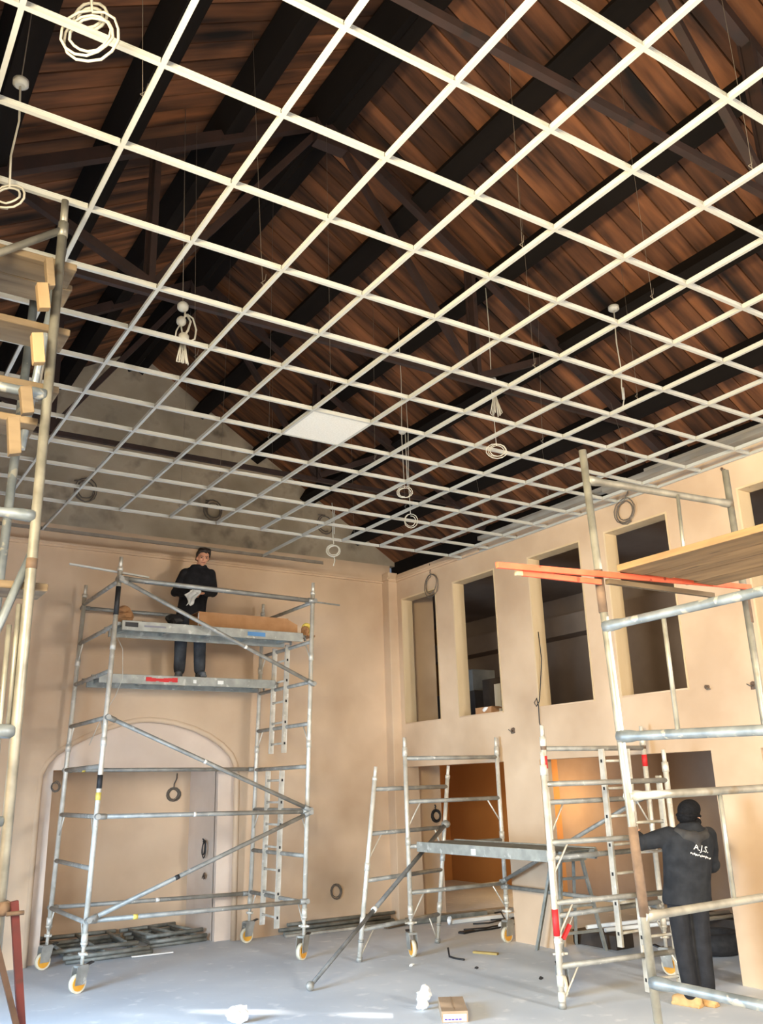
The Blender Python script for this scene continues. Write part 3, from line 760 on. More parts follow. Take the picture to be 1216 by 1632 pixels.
# ------------------------------------------------------------------ steel scaffold in the left foreground
ls = thing('steel_scaffold', (-.14,1.143,0), 'galvanised steel scaffold with timber boards along the left edge', 'scaffold')
LXp, LYp = -.142, 1.143
mb = MB(); mb.cyl((LXp,LYp,0),(LXp,LYp,4.86),.0245,14); mb.cyl((LXp,LYp,4.84),(LXp-.002,LYp,5.01),.0195,14); mb.cyl((LXp,LYp,4.78),(LXp,LYp,4.87),.027,14); mb.build('post', M_STEEL, ls)
MB().cyl((LXp,LYp,2.95),(LXp,LYp,3.0),.026,14).build('joint_ring', M_RUST, ls)
mb = MB(); mb.cyl((LXp-.01,LYp,4.82),(-1.0,LYp,4.12),.02,10); mb.build('top_brace', M_STEEL, ls)
rail_flat((LXp-.01,LYp,3.85),(-1.5,LYp,3.84),.024,M_STEELB,'rail',ls); rail_flat((LXp-.01,LYp,3.21),(-1.5,LYp,3.22),.024,M_STEELB,'rail',ls)
mb = MB(); mb.cyl((-.235,1.72,0),(-.155,1.72,4.75),.024,12); mb.build('post', M_STEELB, ls)
mb = MB(); mb.cyl((-.12,1.20,4.75),(-.215,1.30,3.60),.020,10); mb.build('diagonal_tube', M_STEELB, ls)
mb = MB(); mb.cyl((-.12,1.35,4.45),(-.16,1.35,3.9),.014,10); mb.build('spindle', M_STEEL, ls)
mb = MB(); mb.cyl((-.135,1.19,3.05),(-.40,1.19,2.2),.020,10); mb.build('diagonal_tube', M_STEELB, ls)
for (x, zt, zb) in ((-.178,2.78,2.2),(-.212,2.68,1.9)): MB().cyl((x,1.16,zt),(x+.004,1.16,zb),.012,8).build('spindle', M_STEEL, ls)
rail_flat((LXp-.01,LYp,2.2),(-1.5,LYp,2.22),.024,M_STEELB,'rail',ls)
mb = MB(); mb.cyl((LXp-.02,LYp,1.82),(-1.5,LYp,1.82),.022,10); mb.build('rail', M_STEELB, ls)
cl = MB(); cl.obox((LXp,LYp,1.47),(.034,0,0),(0,.034,0),(0,0,.028)); cl.ball((LXp+.012,LYp-.03,1.47),.03,.026,.03); cl.build('rusty_clamp', M_RUST, ls)
# red stabiliser
rb = thing('red_prop', (.12,1.07,0), 'dark red painted steel prop clamped to the left scaffold post', 'prop')
mb = MB(); mb.bar((-.097,1.085,1.50),(.118,1.06,.02),.03,.03,(0,1,0)); mb.build('leg', M_REDP, rb); MB().obox((.12,1.06,.012),(.07,0,0),(0,.07,0),(0,0,.012)).build('foot_plate', M_REDP, rb)
mb = MB(); mb.cyl((-.13,1.055,1.455),(-.06,1.055,1.455),.009,8); mb.build('bolt', M_RUST, rb)
o = MB().bar((-.20,1.03,1.46),(.28,1.0,.03),.022,.022,(0,1,0)).build('brown_brace', mat('dark_brown_steel', rgb(62,46,38), rgb(80,60,50), rough=.8, scale=14), None, loc=(.27,1.0,.01)); tag(o, 'rusty brown brace at the bottom left corner beside red prop', 'brace')
# boards on it
LB = [((-2.0,-.045),(1.17,1.385),4.62,'highest, in front'),((-2.0,-.015),(1.39,1.60),4.62,'highest, behind'),((-2.0,-.045),(1.20,1.43),4.24,'second level down'),((-2.0,-.075),(1.20,1.39),3.90,'third level down'),((-2.0,-.165),(1.19,1.40),3.70,'fourth level down'),((-2.0,-.045),(1.20,1.43),2.86,'lowest level')]
for k, ((x0,x1),(y0,y1),z,w) in enumerate(LB):
    o = MB().box(x0,x1,y0,y1,z,z+.04).build('scaffold_board', M_BOARD, None, .008, loc=(x1-.3,(y0+y1)/2,z)); tag(o, 'old scaffold board on the left foreground scaffold, %s' % w, 'board', 'boards of the left foreground scaffold')
for k, (x, y, z, h, w) in enumerate([(-.20,1.075,4.50,.16,'highest, beside the post top'),(-.225,1.055,4.345,.14,'below the highest block, paler'),(-.222,1.075,4.06,.16,'second from top'),(-.25,1.075,3.77,.14,'third from top'),(-.29,1.075,3.575,.19,'lowest, on the slanting tube')]):
    o = MB().obox((x,y,z),(.027 if k != 0 else .019,0,.008),(0,.025,0),(-.012,0,h/2)).build('timber_block', M_BLOCK if k in (1,2) else M_BOARD, None, .004, loc=(x,y,z-h/2)); tag(o, 'sawn timber block wedged under the left scaffold boards, %s' % w, 'timber block', 'blocks on the left scaffold')

# ------------------------------------------------------------------ cables and fittings hanging in the roof
def ring_pts(c, r, turns, n, wob=.2, seed=0, tall=1.15):
    rr = random.Random(seed); n = Vector(n).normalized(); s = n.cross(Vector((0,0,1))).normalized(); u = s.cross(n)
    pts = []; N_ = int(turns*14)
    for k in range(N_+1):
        a = math.pi/2+2*math.pi*k/14; q = r*(1+wob*math.sin(a*.37+seed)+wob*.5*rr.uniform(-1,1)*.4)
        pts.append(Vector(c)+s*q*math.cos(a)+u*q*tall*math.sin(a)+n*(.012*math.sin(a*.9)+.006*k/14))
    return pts
VIEW = (.5,.86,0)
def coil(name, c, r, turns, mt, label, top=None, tail=None, cr=.006, n=VIEW, seed=0, tall=1.15, cat='cable coil', group=None, rose=None, rose_mat=None):
    root = thing(name, top if top is not None else c, label, cat, group)
    mb = MB(); pts = ring_pts(c, r, turns, n, seed=seed, tall=tall)
    if top is not None:
        t = Vector(top); p0 = pts[0]
        pre = [t, t*.66+p0*.34+Vector((.012,0,0)), t*.3+p0*.7+Vector((-.01,0,0))]; pts = pre+pts
    if tail is not None:
        p1 = pts[-1]; pts = pts+[p1+Vector((.015,0,-abs(tail)*.4)), p1+Vector((-.01,0,-abs(tail)))]
    mb.tube(pts, cr, 6); mb.build('cable', mt, root)
    if rose is not None:
        x, y, z = rose
        MB().tube([(x,y,z+.03),(x,y,z+.028),(x,y,z),(x,y,z-.012)], [.03,.042,.042,.026], 16).build('ceiling_rose', rose_mat or M_WHITE, root)
    return root
coil('cable_coil', (-.33,-.02,5.03), .105, 3, M_CABW, 'large white cable coil hanging at the top left of the ceiling grid', top=(-.33,-.02,5.45), cr=.0062, seed=1, tall=1.1)
coil('cable_coil', (-.32,.05,5.19), .07, 2, M_CABW, 'smaller white cable loop just above the large coil at top left', top=(-.33,.05,5.6), cr=.007, seed=2)
coil('pendant_cable', (-.432,1.14,4.93), .075, 2.5, M_CABW, 'white ceiling rose at the far left with cable ending in a loop', top=(-.432,1.14,5.64), cr=.006, seed=3, tall=.85, cat='light fitting', rose=(-.432,1.14,5.65))
MB().cyl((-.432,1.14,5.66),(-.40,1.16,6.7),.003,5).build('hanger_wire', M_CABG, bpy.data.objects['pendant_cable'])
# bundle with two sockets under the grid
bd = thing('pendant_bundle', (1.034,2.537,5.42), 'white lamp sockets with bundled flex hanging left of centre', 'light fitting')
MB().ball((1.03,2.537,5.42), .045, .045, .042).build('socket', M_WHITE, bd)
MB().ball((1.02,2.53,5.29), .038, .038, .04).build('socket', M_CABW, bd)
MB().ball((1.045,2.53,5.165), .042, .03, .038).build('connector', M_CABW, bd)
mb = MB(); mb.cyl((1.05,2.537,5.40),(1.045,2.53,5.33),.007,6); mb.build('flex', M_CABW, bd)
MB().tube([(1.03,2.53,5.32),(1.07,2.53,5.36),(1.11,2.53,5.34),(1.14,2.53,5.25),(1.13,2.53,5.17),(1.08,2.53,5.13)],.007,6).build('flex', M_CABW, bd)
MB().tube([(1.06,2.53,5.36),(1.09,2.52,5.30),(1.07,2.52,5.22),(1.05,2.52,5.18)],.009,6).build('flex', M_CABW, bd)
MB().tube([(1.01,2.53,5.26),(.985,2.53,5.2),(.98,2.53,5.15)],.006,6).build('flex', M_CABW, bd)
MB().tube([(1.02,2.53,5.25),(1.03,2.53,5.2),(1.05,2.53,5.17)],.006,6).build('flex', M_CABW, bd)
for k, dx in enumerate((-.03,-.018,.0,.018,.03)):
    MB().tube([(1.04+dx*.4,2.53,5.13),(1.04+dx,2.53,5.03),(1.045+dx*1.6,2.53+.004*k,4.95+.012*(k%2)),(1.052+dx*1.2,2.53,4.95),(1.05+dx*.3,2.53,5.05)],.0055,6).build('flex', M_CABW, bd)
MB().cyl((1.03,2.54,5.44),(1.0,2.6,7.29),.003,5).build('hanger_wire', M_CABG, bd)
# rose with long flex right of centre
ro = thing('pendant_cable', (5.11,1.87,6.25), 'round white ceiling rose on a purlin with one long flex', 'light fitting')
MB().tube([(5.11,1.87,6.30),(5.11,1.87,6.29),(5.11,1.87,6.255),(5.11,1.87,6.24)],[.03,.052,.052,.03],16).build('ceiling_rose', M_WHITE, ro)
MB().tube([(5.11,1.87,6.25),(5.09,1.87,5.9),(5.11,1.87,5.6),(5.085,1.87,5.42),(5.10,1.87,5.3),(5.07,1.87,5.22)],.006,6).build('flex', M_CABW, ro)
MB().cyl((5.10,1.87,5.42),(5.095,1.87,5.30),.013,8).build('connector', M_WHITE, ro)
# bundle below
b8 = coil('cable_bundle', (4.341,2.844,4.98), .085, 3, M_CABW, 'pale cable coil under a folded bundle, right of the white tile', top=(4.345,2.844,6.97), cr=.0042, seed=4, tall=.8, rose=(4.345,2.844,5.72))
for k, dx in enumerate((-.05,-.03,-.01,.02,.045,.06)):
    MB().tube([(4.36,2.84,5.62),(4.36+dx*.6,2.84,5.5),(4.36+dx*1.4,2.84,5.36+.02*(k%3)),(4.365+dx,2.84,5.34+.02*(k%3)),(4.36+dx*.3,2.84,5.56)],.0055,6).build('folded_loop', M_CABW, b8)
coil('cable_coil', (4.268,4.328,4.985), .075, 2.5, M_CABW, 'pale cable coil hanging on two wires right of the white tile', top=(4.268,4.328,7.02), cr=.0042, seed=5, tall=.8, rose=(4.268,4.328,5.69))
MB().cyl((4.31,4.33,5.68),(4.31,4.33,5.05),.005,6).build('second_wire', M_CABW, bpy.data.objects['cable_coil.002'])
coil('cable_coil', (4.94,5.18,4.98), .07, 2, M_CABW, 'small pale cable ring dropping through the grid before the back corner', top=(4.94,5.18,6.65), cr=.005, seed=6)
cc = coil('cable_coil', (4.64,6.547,4.89), .085, 2.5, M_CABW, 'cream cable ring hanging below the grid near the back wall', top=(4.62,6.547,5.55), tail=.12, cr=.008, seed=7, tall=.9)
MB().cyl((4.66,6.55,5.5),(4.65,6.55,5.12),.007,6).build('second_wire', M_CABW, cc)
# coils lying against the walls
coil('wall_cable', (3.72,8.50,5.87), .12, 3, M_CABG, 'dark cable coil on the gable above the standing man', top=(3.60,8.52,6.0), cr=.008, n=(0,1,0), seed=8)
coil('wall_cable', (1.86,8.50,5.88), .13, 3, M_CABG, 'dark cable coil on the gable near the left scaffold', top=(1.70,8.52,6.0), cr=.008, n=(0,1,0), seed=9)
coil('wall_cable', (5.62,8.50,5.90), .12, 1.6, M_CABG, 'dark cable loop on the gable towards the right corner', top=(5.50,8.52,6.05), cr=.008, n=(0,1,0), seed=19)
coil('wall_cable', (6.82,7.38,4.80), .16, 2.6, M_CABG, 'grey cable coil hanging over the narrow corner window', top=(6.83,7.40,5.14), cr=.006, n=(1,0,0), seed=10, tall=1.0)
coil('wall_cable', (6.81,3.48,4.90), .14, 3.6, M_CABG, 'grey cable coil hanging above the fourth upper window', top=(6.83,3.40,5.16), cr=.006, n=(1,0,0), seed=11, tall=.95)
coil('wall_cable', (3.72,9.69,1.86), .085, 5, M_CABG, 'dark cable coil on the back of the fireplace recess', top=(3.76,9.70,2.15), cr=.009, n=(0,1,0), seed=12, tall=.95)
coil('wall_cable', (5.75,8.52,.47), .075, 3, M_CABG, 'small cable coil low on the back wall right of the tower', cr=.007, n=(0,1,0), seed=13)
coil('wall_cable', (7.48,8.39,1.42), .07, 3, M_CABB, 'dark cable knot inside the first lower opening', top=(7.46,8.40,1.58), cr=.011, n=(0,1,0), seed=14)
coil('wall_cable', (1.80,8.64,2.0), .05, 2, M_CABG, 'small cable coil at the top left of the fireplace opening', cr=.008, n=(0,1,0), seed=15)
coil('wall_cable', (3.92,9.0,1.13), .07, 2, M_CABB, 'dark twisted cable on the right cheek of the fireplace', top=(3.925,9.05,1.26), cr=.009, n=(1,0,0), seed=16, tall=1.4)
o = MB().tube([(6.93,5.22,3.75),(6.92,5.19,3.4),(6.88,5.20,3.1),(6.84,5.21,2.86),(6.83,5.26,2.80),(6.835,5.30,2.85),(6.835,5.25,2.9),(6.83,5.22,2.8),(6.835,5.235,2.6),(6.84,5.20,2.45)],.006,6).build('hanging_cable', M_CABB, None, loc=(6.9,5.2,3.7)); tag(o, 'black cable hanging from the third upper window down the wall', 'cable')
def hole(c, n, r, label, cat='wall hole', wires=2, seed=0):
    rr = random.Random(seed); n = Vector(n); s = n.cross(Vector((0,0,1))).normalized()
    root = thing('wall_outlet', c, label, cat)
    c = Vector(c); pts = [c+(s*math.cos(a)+Vector((0,0,1))*math.sin(a))*r*rr.uniform(.75,1.15) for a in [2*math.pi*k/11 for k in range(11)]]
    mb = MB(); mb.prism(pts, -n*.004); mb.build('raw_patch', M_HOLE, root)
    mb = MB()
    mb.tube([c, c-n*.03+s*.01, c-n*.045+Vector((0,0,-.03))+s*.03, c-n*.03+s*.06+Vector((0,0,-.02))], .006, 5); mb.build('wire_end', M_CABG, root)
    if wires > 1: MB().tube([c+s*.01, c-n*.03-s*.02, c-n*.035-s*.05+Vector((0,0,.02))], .006, 5).build('wire_end', M_CABG, root)
hole((6.857,5.77,2.53), (1,0,0), .045, 'rough cable hole in the right wall between second and third upper windows', seed=1)
hole((6.857,2.71,2.78), (1,0,0), .03, 'small plaster patch with wire under the right scaffold boards', wires=1, seed=2)
hole((6.857,2.17,2.74), (1,0,0), .045, 'rough cable hole in right wall nearest the right picture edge', seed=3)
hole((3.937,8.98,.79), (1,0,0), .05, 'square dark outlet hole low on the fireplace cheek', wires=1, seed=4)
hole((6.857,2.15,5.0), (1,0,0), .02, 'small dark mark high on the right wall', wires=1, seed=5)

# ------------------------------------------------------------------ stacked frames, tubes and rubbish on the floor
def flat_frame(x0, x1, y0, y1, z, rot, label):
    root = thing('flat_scaffold_panel', ((x0+x1)/2,(y0+y1)/2,z-.025), label, 'scaffold frame', 'frames stacked in the fireplace')
    c = Vector(((x0+x1)/2,(y0+y1)/2,0)); M_ = Matrix.Rotation(math.radians(rot), 3, 'Z')
    def P_(x, y, zz=z): return c + M_ @ (Vector((x,y,0))-c) + Vector((0,0,zz))
    for y in (y0, y1): MB().cyl(P_(x0,y), P_(x1,y), .025, 8).build('post', M_DKTUBE, root)
    for k in range(3):
        x = x0+.12+(x1-x0-.24)*k/2; MB().cyl(P_(x,y0), P_(x,y1), .02, 8).build('rung', M_DKTUBE, root)
fl_ = [(2.0,3.05,8.40,9.60,.027,1,'scaffold frame flat on the floor, lowest at the front left of the fireplace'),
       (1.97,3.0,8.36,9.56,.08,0,'scaffold frame second in the left fireplace stack'),
       (1.9,2.93,8.50,9.66,.133,-3,'scaffold frame on top of the left fireplace stack'),
       (3.10,3.90,8.78,9.62,.027,2,'scaffold frame flat on the floor at the right of the fireplace'),
       (3.08,3.88,8.74,9.60,.08,4,'scaffold frame second in the right fireplace stack'),
       (3.05,3.86,8.85,9.64,.133,7,'scaffold frame on top of the right fireplace stack')]
for a in fl_: flat_frame(*a)
o = MB().bar((2.75,8.26,.02),(3.25,8.22,.02),.05,.012).build('pale_slat', M_LABEL, None, loc=(3,8.24,.012)); tag(o, 'pale slat on the floor in front of the stacked frames', 'slat')
tl = [(4.86,6.60,8.40,.027,'nearest the room'),(4.90,6.62,8.455,.027,'against the wall'),(4.80,6.55,8.43,.075,'lying in the groove'),(4.95,6.66,8.48,.122,'highest of the pile')]
for x0, x1, y, z, w in tl:
    mb = MB(); mb.tube([(x0,y,z),(x0+.01,y,z),(x1,y-.06,z)], .025, 10)
    o = mb.build('scaffold_tube', M_DKTUBE, None, loc=((x0+x1)/2,y,z-.025)); tag(o, 'grey scaffold tube lying along the foot of the back wall, %s' % w, 'tube', 'tubes along the back wall')
o = MB().bar((4.82,8.28,.02),(6.5,8.16,.02),.05,.03).build('timber_strip', M_GREYBOARD, None, loc=(5.6,8.22,.005)); tag(o, 'flat grey strip on the floor before the back wall tubes', 'strip')
jl = [((6.95,8.25,.03),(8.55,8.05,.03),.18,.05,M_GREYBOARD,'wide grey plank just inside the first lower opening'),
      ((6.62,8.05,.045),(7.9,7.85,.045),.10,.08,M_DKTUBE,'dark length of channel on the floor in the first lower opening'),
      ((7.1,7.66,.03),(8.5,7.55,.03),.09,.05,M_LABEL,'long white-ended batten on the floor in the first lower opening'),
      ((6.2,7.95,.025),(6.95,8.12,.025),.08,.04,M_BOARD,'short scrap plank at the foot of the corner pilaster')]
for a, b, w, h, mt, lb in jl:
    o = MB().bar(a,b,w,h).build('floor_timber', mt, None, .003, loc=((a[0]+b[0])/2,(a[1]+b[1])/2,a[2]-h/2)); tag(o, lb, 'timber')
crumple('white_wrapper', (7.05,7.62,0), (.05,.04,.09), M_PAPER, 'white wrapper at the end of the batten in first opening', 'wrapper', seed=21)
crumple('white_wrapper', (7.45,6.98,0), (.05,.04,.05), M_PAPER, 'small white scrap among the black cables in first opening', 'wrapper', seed=22)
for k, (pts, lb) in enumerate([([(6.9,7.1,.012),(7.2,7.0,.012),(7.5,7.05,.012),(7.75,7.2,.012),(7.9,7.4,.012),(7.7,7.5,.012)],'black cable curving over the floor of the first opening'),
                               ([(6.75,7.0,.012),(6.95,6.9,.012),(7.2,6.88,.012),(7.45,6.92,.012),(7.7,7.0,.012)],'thin black cable on the floor in front of the white scrap'),
                               ([(7.3,7.4,.012),(7.5,7.3,.012),(7.8,7.3,.03),(7.9,7.5,.1),(7.95,7.7,.06)],'black cable humped over the batten in the first opening')]):
    o = MB().tube(pts, .011, 6).build('floor_cable', M_CABB, None, loc=pts[0][:2]+(0,)); tag(o, lb, 'cable')
o = MB().obox((6.82,6.93,.012),(.11,.02,0),(-.012,.05,0),(0,0,.012)).build('dark_offcut', M_BLK, None, loc=(6.82,6.93,0)); tag(o, 'flat black offcut on the floor at the first opening', 'offcut')
# stick, bent strap, small scraps
o = MB().bar((6.0,5.76,.012),(6.13,5.48,.012),.05,.022).build('wood_stick', mat('ochre_stick', rgb(150,128,72), rgb(168,146,90), rough=.8, scale=9), None, loc=(6.06,5.62,0)); tag(o, 'short yellowish wood offcut on the floor before the pier', 'offcut')
o = MB().tube([(5.66,5.80,.09),(5.63,5.74,.01),(5.62,5.6,.008),(5.64,5.48,.012)],.011,6).build('bent_strap', M_CABB, None, loc=(5.63,5.6,0)); tag(o, 'bent black strap on the floor below the low tower', 'strap')
sc = [((5.02,5.62,0),.05,.03,M_LABEL,'small white scrap on the floor left of the bent strap'),((5.45,5.02,0),.035,.02,M_BLK,'small black crumb on the floor in mid room'),((5.62,4.2,0),.04,.018,M_BLK,'tiny black splinter on the floor near the ladder frame'),((4.32,4.5,0),.03,.02,M_LABEL,'tiny white chip on the floor behind the carton')]
for k, (c, a, b, mt, lb) in enumerate(sc):
    crumple('floor_scrap', c, (a,b,.018), mt, lb, 'scrap', seed=40+k)
# carton with printed label and white film behind it
ct = thing('small_carton', (4.0,3.7,0), 'closed brown cardboard carton with white and purple label on the floor', 'cardboard box')
ca, cb = Vector((3.884,3.535,0)), Vector((4.066,3.41,0)); ln = Vector((.28,.43,0)); hh = .085
mb = MB(); mb.prism([ca,cb,cb+ln,ca+ln],(0,0,hh)); cbod = mb.build('carton_body', M_CARDB, ct, .002)
u = (cb-ca); uu = u.normalized(); nn = Vector((uu.y,-uu.x,0))
def onface(s0, s1, z0, z1, mt, name, off=.0015):
    a = ca+u*s0; b = ca+u*s1
    MB().prism([a+Vector((0,0,z0))+nn*off, b+Vector((0,0,z0))+nn*off, b+Vector((0,0,z1))+nn*off, a+Vector((0,0,z1))+nn*off], nn*.0006).build(name, mt, cbod)
onface(.06,.94,.008,.062,M_LABEL,'label'); onface(.09,.32,.052,.057,M_GREYPR,'label_print',.0024); onface(.70,.90,.052,.057,M_GREYPR,'label_print',.0024)
for k in range(5): onface(.10+.135*k,.215+.135*k,.017,.030,M_PURPLE,'label_print',.0024)
MB().prism([ca+u*.48+Vector((0,0,hh+.0006)),ca+u*.52+Vector((0,0,hh+.0006)),ca+u*.52+ln+Vector((0,0,hh+.0006)),ca+u*.48+ln+Vector((0,0,hh+.0006))],(0,0,.0006)).build('packing_tape', mat('buff_tape', rgb(146,122,98), rough=.5), cbod)
crumple('plastic_film', (4.12,4.12,0), (.10,.09,.10), M_PAPER, 'crumpled white plastic film behind the brown carton', 'plastic film', seed=31)
crumple('plastic_film', (4.0,3.98,0), (.07,.06,.06), M_PAPER, 'smaller ball of white film left of the brown carton', 'plastic film', seed=32)
crumple('plastic_film', (2.52,4.62,0), (.12,.08,.09), M_PAPER, 'white crumpled film at the bottom edge of the floor', 'plastic film', seed=33)
# things in the side rooms
wbx = thing('window_sill_box', (6.98,6.36,2.8), 'opened cardboard box with white wrapping on the second upper window sill', 'cardboard box')
mb = MB(); mb.prism([(6.89,6.56,2.8),(6.89,6.22,2.8),(7.03,6.22,2.8),(7.03,6.56,2.8)],(0,0,.085)); mb.build('box_body', M_CARD, wbx)
mb = MB(); mb.prism([(6.89,6.22,2.885),(7.03,6.22,2.885),(7.05,6.11,2.85),(6.88,6.11,2.85)],(0,0,.004)); mb.build('open_flap', M_CARD, wbx)
crumple('wrapping', (6.93,6.33,2.80), (.07,.10,.07), M_PAPER, None, None, seed=34, parent=wbx)
M_DIMBOX = mat('dark_stored_box', rgb(52,44,38), rgb(66,56,48), rough=.8, scale=5)
for (x0,x1,y0,y1,z0,z1,mt,lb) in ((8.3,9.0,8.3,9.4,2.62,3.35,M_DIMBOX,'dark stored crate inside the upper room, behind the second window'),(8.4,8.9,8.45,9.1,3.35,3.72,mat('grey_stored_box', rgb(120,116,108), rgb(134,130,122), rough=.8, scale=5),'grey box on top of the dark crate in the upper room'),(8.35,8.9,7.55,8.15,2.62,3.5,M_DIMBOX,'dark upright box inside the upper room at right of second window')):
    o = MB().box(x0,x1,y0,y1,z0,z1).build('stored_box', mt, None, .01, loc=((x0+x1)/2,(y0+y1)/2,z0)); tag(o, lb, 'box')
    if 'upright' in lb: MB().box(x0-.003,x0,7.7,7.85,2.95,3.4).build('paper_label', M_LABEL, o)
# dark trestle steps
ts = thing('trestle', (6.95,4.95,0), 'dark folding trestle standing behind the platform in the second opening', 'trestle')
for (p, q) in (((7.23,4.85,0),(7.02,4.9,1.0)),((6.63,4.95,.0),(6.72,4.95,1.0)),((7.25,5.35,0),(7.03,5.05,1.0)),((6.66,5.4,0),(6.73,5.1,1.0))):
    MB().bar(p,q,.035,.035).build('leg', M_DKTUBE, ts)
for z in (.22,.5,.8): MB().bar((6.66+.07*z,4.95,z),(7.21-.2*z,4.87,z),.03,.03).build('step', M_DKTUBE, ts)
MB().box(6.68,7.08,4.88,5.12,.985,1.02).build('top_board', M_DKTUBE, ts)
o = MB().bar((7.5,6.3,.012),(8.2,5.75,.012),.2,.02).build('leaning_board', M_GREYBOARD, None, loc=(7.85,6.0,0)); tag(o, 'pale grey board on the floor behind the trestle', 'board')
ty = MB(); ty.tube([(8.0+.27*math.cos(a),3.95+.27*math.sin(a),.12) for a in [2*math.pi*k/28 for k in range(28)]], .11, 12, closed=True)
o = ty.build('tyre', M_TYRE, None, loc=(8.0,3.95,.0)); tag(o, 'black tyre lying flat behind the worker at the second opening', 'tyre')
for (y, z, w) in ((5.0,.30,'upper'),(5.3,.18,'lower')):
    o = MB().cyl((7.4,y,.18),(9.6,y-.4,.18),.025,8).build('white_pipe', M_LABEL, None, loc=(8.5,y-.2,z-.02)); tag(o, 'white plastic pipe lying in the second opening behind the tyre, %s one' % w, 'pipe')
for y, lb in ((5.0,'near'),(4.75,'far')): pass
o = MB().box(9.2,9.7,4.2,5.4,0,.155).build('pipe_support', M_DIMBOX, None, .01, loc=(9.45,4.8,0)); tag(o, 'low dark block carrying the white pipes in the second opening', 'block')
o = MB().box(7.3,7.6,4.75,5.45,0,.155).build('pipe_support', M_DIMBOX, None, .01, loc=(7.45,5.1,0)); tag(o, 'low dark block under the near end of the white pipes', 'block')
# lamp lighting the lower side room
lamp = thing('work_lamp', (9.6,8.75,0), 'warm work lamp on a stand deep inside the lower side room', 'work lamp')
MB().cyl((9.6,8.75,.02),(9.6,8.75,1.5),.015,8).build('stand', M_BLK, lamp)
for k in range(3):
    a = 2*math.pi*k/3; MB().cyl((9.6,8.75,.3),(9.6+.3*math.cos(a),8.75+.3*math.sin(a),.01),.01,6).build('foot', M_BLK, lamp)
MB().box(9.52,9.68,8.70,8.80,1.48,1.62).build('lamp_head', M_YELT, lamp)
pl = bpy.data.lights.new('work_lamp_light', 'POINT'); pl.energy = LAMP_W; pl.color = (1.0,.62,.26); pl.shadow_soft_size = .15
po = bpy.data.objects.new('work_lamp_light', pl); COL.objects.link(po); po.parent = lamp; po.location = (.2,-.1,1.55)

# ------------------------------------------------------------------ people
M_SKIN = mat('skin', rgb(206,150,122), rgb(216,164,136), rough=.55, scale=12)
M_HAIR = mat('dark_brown_hair', rgb(30,24,22), rgb(52,42,36), rough=.6, scale=30, stretch=(4,4,1), bump=.4)
M_JACK = mat('black_jacket_cloth', rgb(26,26,30), rgb(36,36,40), rough=.9, scale=14, bump=.4, bscale=9, bdist=.02, spec=.2)
M_JACK2 = mat('charcoal_jacket_cloth', rgb(32,34,38), rgb(44,46,50), rough=.9, scale=9, bump=.4, bscale=8, bdist=.02, spec=.2, c3=rgb(70,70,72), s3=5, lo3=.66, hi3=.8)
M_JEAN = mat('dusty_dark_denim', rgb(38,40,44), rgb(70,73,78), rough=.9, scale=5, bump=.4, bscale=8, bdist=.02, spec=.2)
M_TROU = mat('black_work_trousers', rgb(30,31,35), rgb(42,43,47), rough=.9, scale=7, bump=.4, bscale=7, bdist=.02, spec=.2)
M_SHOE = mat('grey_dusty_shoe', rgb(74,78,84), rgb(96,100,104), rough=.8, scale=12)
M_BOOT = mat('tan_work_boot', rgb(176,138,90), rgb(194,156,106), rough=.8, scale=12)
M_HAT = mat('black_knit', rgb(20,20,22), rgb(30,30,32), rough=.95, scale=60, bump=.5, bscale=60, spec=.1)
M_FABRIC_W = mat('white_cloth', rgb(216,220,220), rgb(232,234,234), rough=.9, scale=10)
M_EYE = mat('dark_eye', rgb(26,20,18), rough=.3)
M_LIP = mat('lip', rgb(160,96,84), rough=.5)

def remesh(mb, voxel, smooth=4, clampz=None):
    me = mb.mesh('tmp'); o = bpy.data.objects.new('tmp', me); COL.objects.link(o)
    r = o.modifiers.new('r', 'REMESH'); r.mode = 'VOXEL'; r.voxel_size = voxel; r.use_smooth_shade = True
    if smooth:
        s = o.modifiers.new('s', 'SMOOTH'); s.iterations = smooth; s.factor = .5
    bpy.context.view_layer.update()
    dg = bpy.context.evaluated_depsgraph_get()
    out = bpy.data.meshes.new_from_object(o.evaluated_get(dg))
    bpy.data.objects.remove(o); bpy.data.meshes.remove(me)
    if clampz is not None:
        for v in out.vertices: v.co.z = max(v.co.z, clampz)
    for p in out.polygons: p.use_smooth = True
    return out
LEAN = [0.0]
def part(name, me, mt, parent):
    for v in me.vertices: v.co.x += LEAN[0]*max(0, v.co.z-.9)
    me.name = name; me.materials.clear(); me.materials.append(mt)
    o = bpy.data.objects.new(name, me); COL.objects.link(o); o.parent = parent; return o
def limb(mb, pts, rs):
    mb.tube(pts, rs, 12)
    for p, r in zip(pts, rs): mb.ball(p, r, nu=12, nv=8)
def loft(mb, secs, n=20):
    rows = []
    for z, cx, cy, rx, ry in secs:
        rows.append([Vector((cx+rx*math.cos(2*math.pi*k/n), cy+ry*math.sin(2*math.pi*k/n), z)) for k in range(n)])
    vs = [v for r in rows for v in r]; fs = []
    for i in range(len(rows)-1):
        for j in range(n): fs.append((i*n+j, i*n+(j+1)%n, (i+1)*n+(j+1)%n, (i+1)*n+j))
    fs.append(tuple(reversed(range(n)))); fs.append(tuple((len(rows)-1)*n+j for j in range(n)))
    mb._add(vs, fs, True)
